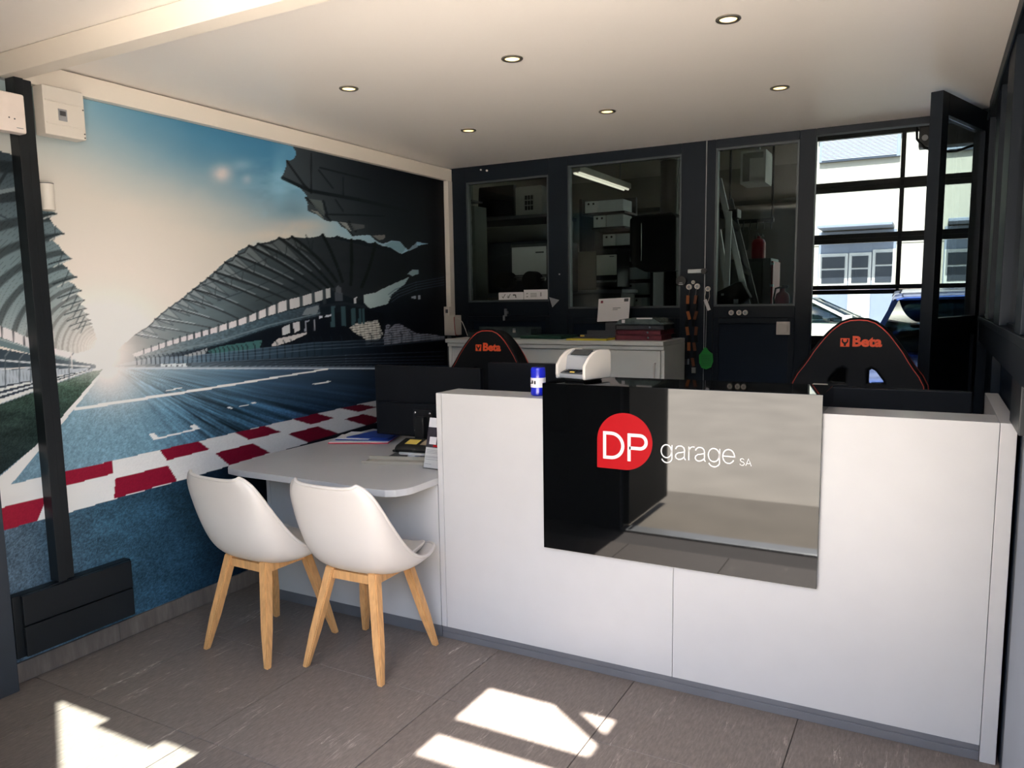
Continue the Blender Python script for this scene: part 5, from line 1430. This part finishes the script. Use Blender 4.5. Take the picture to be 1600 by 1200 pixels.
# ------------------------------------------------------------------ cars
def car(label, paint, loc, rz, seatm):
    t = thing('car', label, 'car', loc, rz)
    def add(mb, nm, mat, par=None, sm=40, **k):
        o = mb.build(nm, mat, par or t, sm, local=True, **k)
        return o
    # lower body: stations along y (front -y)
    st = [(-2.10, .30, .74, .62), (-2.02, .22, .86, .80), (-1.75, .20, .92, .86), (-1.10, .20, .99, .89), (-.95, .20, 1.02, .90), (.60, .20, 1.05, .90), (1.55, .20, 1.06, .88), (1.98, .24, 1.02, .84), (2.08, .30, .80, .78)]
    rings = []
    for (y, zb, zt, w) in st:
        half = [(0, zb), (w * .80, zb), (w * .97, zb + .12), (w, zb + .36), (w * .985, (zb + zt) / 2 + .14), (w * .93, zt - .05), (w * .86, zt), (0, zt + (.03 if y < -.9 else 0))]
        rings.append([(x, y, z) for x, z in half] + [(-x, y, z) for x, z in half[-2:0:-1]])
    add(MB().loft(rings), 'body', paint)
    # roof slab and pillars
    rr = []
    for (y, z, w) in ((-.18, 1.478, .60), (-.02, 1.528, .63), (.35, 1.562, .645), (1.0, 1.558, .64), (1.62, 1.50, .61), (1.78, 1.455, .59)):
        half = [(0, z - .045), (w * .93, z - .06), (w + .03, z - .055), (w + .01, z - .02), (w * .9, z), (0, z + .012)]
        rr.append([(x, y, q) for x, q in half] + [(-x, y, q) for x, q in half[-2:0:-1]])
    add(MB().loft(rr), 'roof', paint)
    def pil(a, b, w0, w1, nm='pillar'):
        P, Q = Vector(a), Vector(b)
        def rect(p, w, h):
            return [(p.x - w, p.y - h, p.z), (p.x + w, p.y - h, p.z), (p.x + w, p.y + h, p.z), (p.x - w, p.y + h, p.z)]
        add(MB().loft([rect(P, w0 * .6, w0), rect(Q, w1 * .6, w1)]), nm, paint)
    for s in (-1, 1):
        pil((s * .80, -1.02, 1.00), (s * .61, -.10, 1.47), .05, .045)
        pil((s * .80, .42, 1.02), (s * .635, .42, 1.51), .045, .04)
        pil((s * .78, 1.80, 1.02), (s * .60, 1.62, 1.46), .10, .08)
        add(MB().quad((s * .80, -.90, 1.03), (s * .80, .38, 1.05), (s * .645, .38, 1.49), (s * .62, -.02, 1.47)), 'side_window', pane_dark, solid=.004)
        add(MB().quad((s * .80, .46, 1.05), (s * .785, 1.72, 1.05), (s * .61, 1.56, 1.46), (s * .645, .46, 1.49)), 'side_window', pane_dark, solid=.004)
        add(MB().box(s * .86 - .09, s * .86 + .12 * (1 if s > 0 else .75), -.88, -.72, 1.03, 1.17, bev=.03), 'mirror', paint)
        for y in (-1.30, 1.32):
            w = add(MB().cyl((s * .72, y, .33), (s * .90, y, .33), .33, n=32, bev=.03), 'wheel', rubber)
            add(MB().cyl((s * .895, y, .33), (s * .912, y, .33), .215, n=10, bev=.01), 'rim', alu, w)
        add(MB().prism([(-2.06, .70), (-2.05, .80), (-1.82, .86), (-1.80, .76)], 'x', s * .50, s * .80, bev=.01), 'headlamp', M('headlamp', (210, 216, 220), .1), None)
        add(MB().box(s * .886, s * .912, .10, .28, .86, .90, bev=.008), 'door_handle', paint)
        add(MB().box(s * .893, s * .904, -.86, .42, .30, .315), 'sill_line', dgrey)
    add(MB().quad((-.76, -1.04, 1.03), (.76, -1.04, 1.03), (.59, -.16, 1.47), (-.59, -.16, 1.47)), 'windscreen', pane_dark, solid=.005)
    add(MB().quad((.72, 1.92, 1.05), (-.72, 1.92, 1.05), (-.55, 1.70, 1.44), (.55, 1.70, 1.44)), 'rear_window', pane_dark, solid=.005)
    add(MB().box(-.45, .45, -2.115, -2.07, .42, .62, bev=.02), 'grille', black_pl)
    for s in (-1, 1):
        q = add(MB().box(s * .38 - .23, s * .38 + .23, .05, .25, .75, 1.16, bev=.05), 'seat', seatm)
        add(MB().box(s * .38 - .12, s * .38 + .12, .10, .20, 1.18, 1.36, bev=.035), 'headrest', seatm, q)
    add(MB().tube([(-.38 + .17 * math.cos(a), -.52 + .05 * math.sin(a), 1.02 + .17 * math.sin(a)) for a in [k * PI / 10 for k in range(20)]], .014, 6, closed=True), 'steering_wheel', black_pl)
    add(MB().box(-.74, .74, -1.0, -.62, .94, 1.03, bev=.03), 'dashboard', black_pl)
    return t
blue_p = M('dark_blue_metallic', (52, 88, 176), .14, metal=.95, var=.04)
white_p = M('white_car_paint', (118, 115, 110), .25, var=.02, coat=.6)
car('dark blue car parked inside the garage behind the open doorway', blue_p, (2.20, 5.62, 0), 0, black_fab)
car('white car parked outside across the garage door', white_p, (-.20, 12.6, 0), PI / 2, dgrey)

# ------------------------------------------------------------------ outside
gm = M('sunlit_paving', (206, 196, 181), .85, var=.12, scale=1.6)
gm2 = M('yard_asphalt', (150, 146, 140), .9, var=.1, scale=1.2)
smesh('ground_front', box(-30, 34, -40, -3.2, -.12, -.03), gm)
smesh('ground_dim_strip', box(-30, 34, -3.199, -2.061, -.12, -.03), M('bounce_dimming_paving', (150, 140, 126), .8, var=.1, scale=3))  # darker strip added to lessen sun bounced onto the front ceiling
smesh('ground_yard', box(-30, 34, WY1 + .2, 40, -.12, -.02), gm2)
smesh('roof_terrace', MB().box(-3.4, 4.2, YB + .0, WY1 + .25, WZ + .125, WZ + .2), anthr)
hb = thing('building', 'bright white building across the yard with dark paned shopfront', 'building', (1, 18.5, 0))
bwh = M('sunlit_render', (104, 101, 95), .85, var=.03, scale=.6)
box(-14, 18, 18.0, 26, -.05, 9.0).build('facade', bwh, hb)
for z in (4.18, 2.72):
    box(-14, 18, 17.985, 18.0, z, z + .02).build('facade_joint', M('joint_grey_%d' % int(z * 10), (84, 81, 77), .8), hb)
slate = M('slate_blue', (60, 67, 82), .6, var=.06)
winw = M('window_white', (112, 112, 112), .4)
wdark = M('pane_dark', (26, 29, 35), .3, spec=.25)
def bay(x0, n):
    f = box(x0 - .06, x0 + 1.72, 17.90, 18.02, 4.72, 6.4, bev=.01).build('upper_window', slate, hb)
    bl = MB()
    for k in range(20):
        z = 4.76 + k * .035
        bl.box(x0, x0 + 1.64, 17.875, 17.895, z, z + .026)
    o = bl.build('blind', M('blind_%d' % n, (82, 88, 102), .5), f)
    o['kind'] = 'stuff'
    box(x0 - .1, x0 + 1.76, 17.78, 17.93, 5.44, 5.60, bev=.01).build('blind_box', slate, f)
    box(x0 - .1, x0 + 1.76, 17.86, 17.95, 5.62, 5.68, bev=.01).build('lintel_band', winw, f)
    box(x0 + .05, x0 + 1.66, 17.05, 17.99, 3.08, 3.16, bev=.02).build('canopy', slate, hb)
    g = box(x0 + .0, x0 + 1.72, 17.90, 18.02, .0, 3.05, bev=.01).build('shopfront', slate, hb)
    for (a, b, c, d) in ((x0 + .02, x0 + .68, 1.72, 2.52), (x0 + .70, x0 + 1.20, .1, 2.52), (x0 + 1.22, x0 + 1.72, 1.72, 2.58)):
        box(a, b, 17.86, 17.93, c, d, bev=.008).build('window_frame', winw, g)
        dd = d - c
        z1 = c + .08; zm = d - .36
        box(a + .07, b - .07, 17.845, 17.862, z1 if c > 1 else 1.80, zm - .04).build('dark_pane', wdark, g)
        box(a + .07, b - .07, 17.845, 17.862, zm, d - .08).build('dark_pane', wdark, g)
    return g
g = bay(-.66, 0); bay(2.05, 1); bay(4.9, 2); bay(-3.6, 3)
text('pane_number', '8', .15, white_vinyl, Matrix.Translation((.86, 17.84, 1.98)) @ UPRIGHT, None).parent = hb
hb.children[-1].matrix_parent_inverse = Matrix.Translation(-hb.location)
text('pane_lettering', 'Ch', .17, white_vinyl, Matrix.Translation((2.42, 17.84, 1.98)) @ UPRIGHT, None).parent = hb
hb.children[-1].matrix_parent_inverse = Matrix.Translation(-hb.location)
fbld = thing('building', 'pale building standing across the street opposite the shop front', 'building', (0, -22, 0))
box(-16, 20, -30, -22, -.05, 7.5).build('facade', bwh, fbld)
for k in range(8):
    box(-14 + k * 4, -12 + k * 4, -22.0, -21.93, 3.4, 5.2, bev=.02).build('window', wdark, fbld)
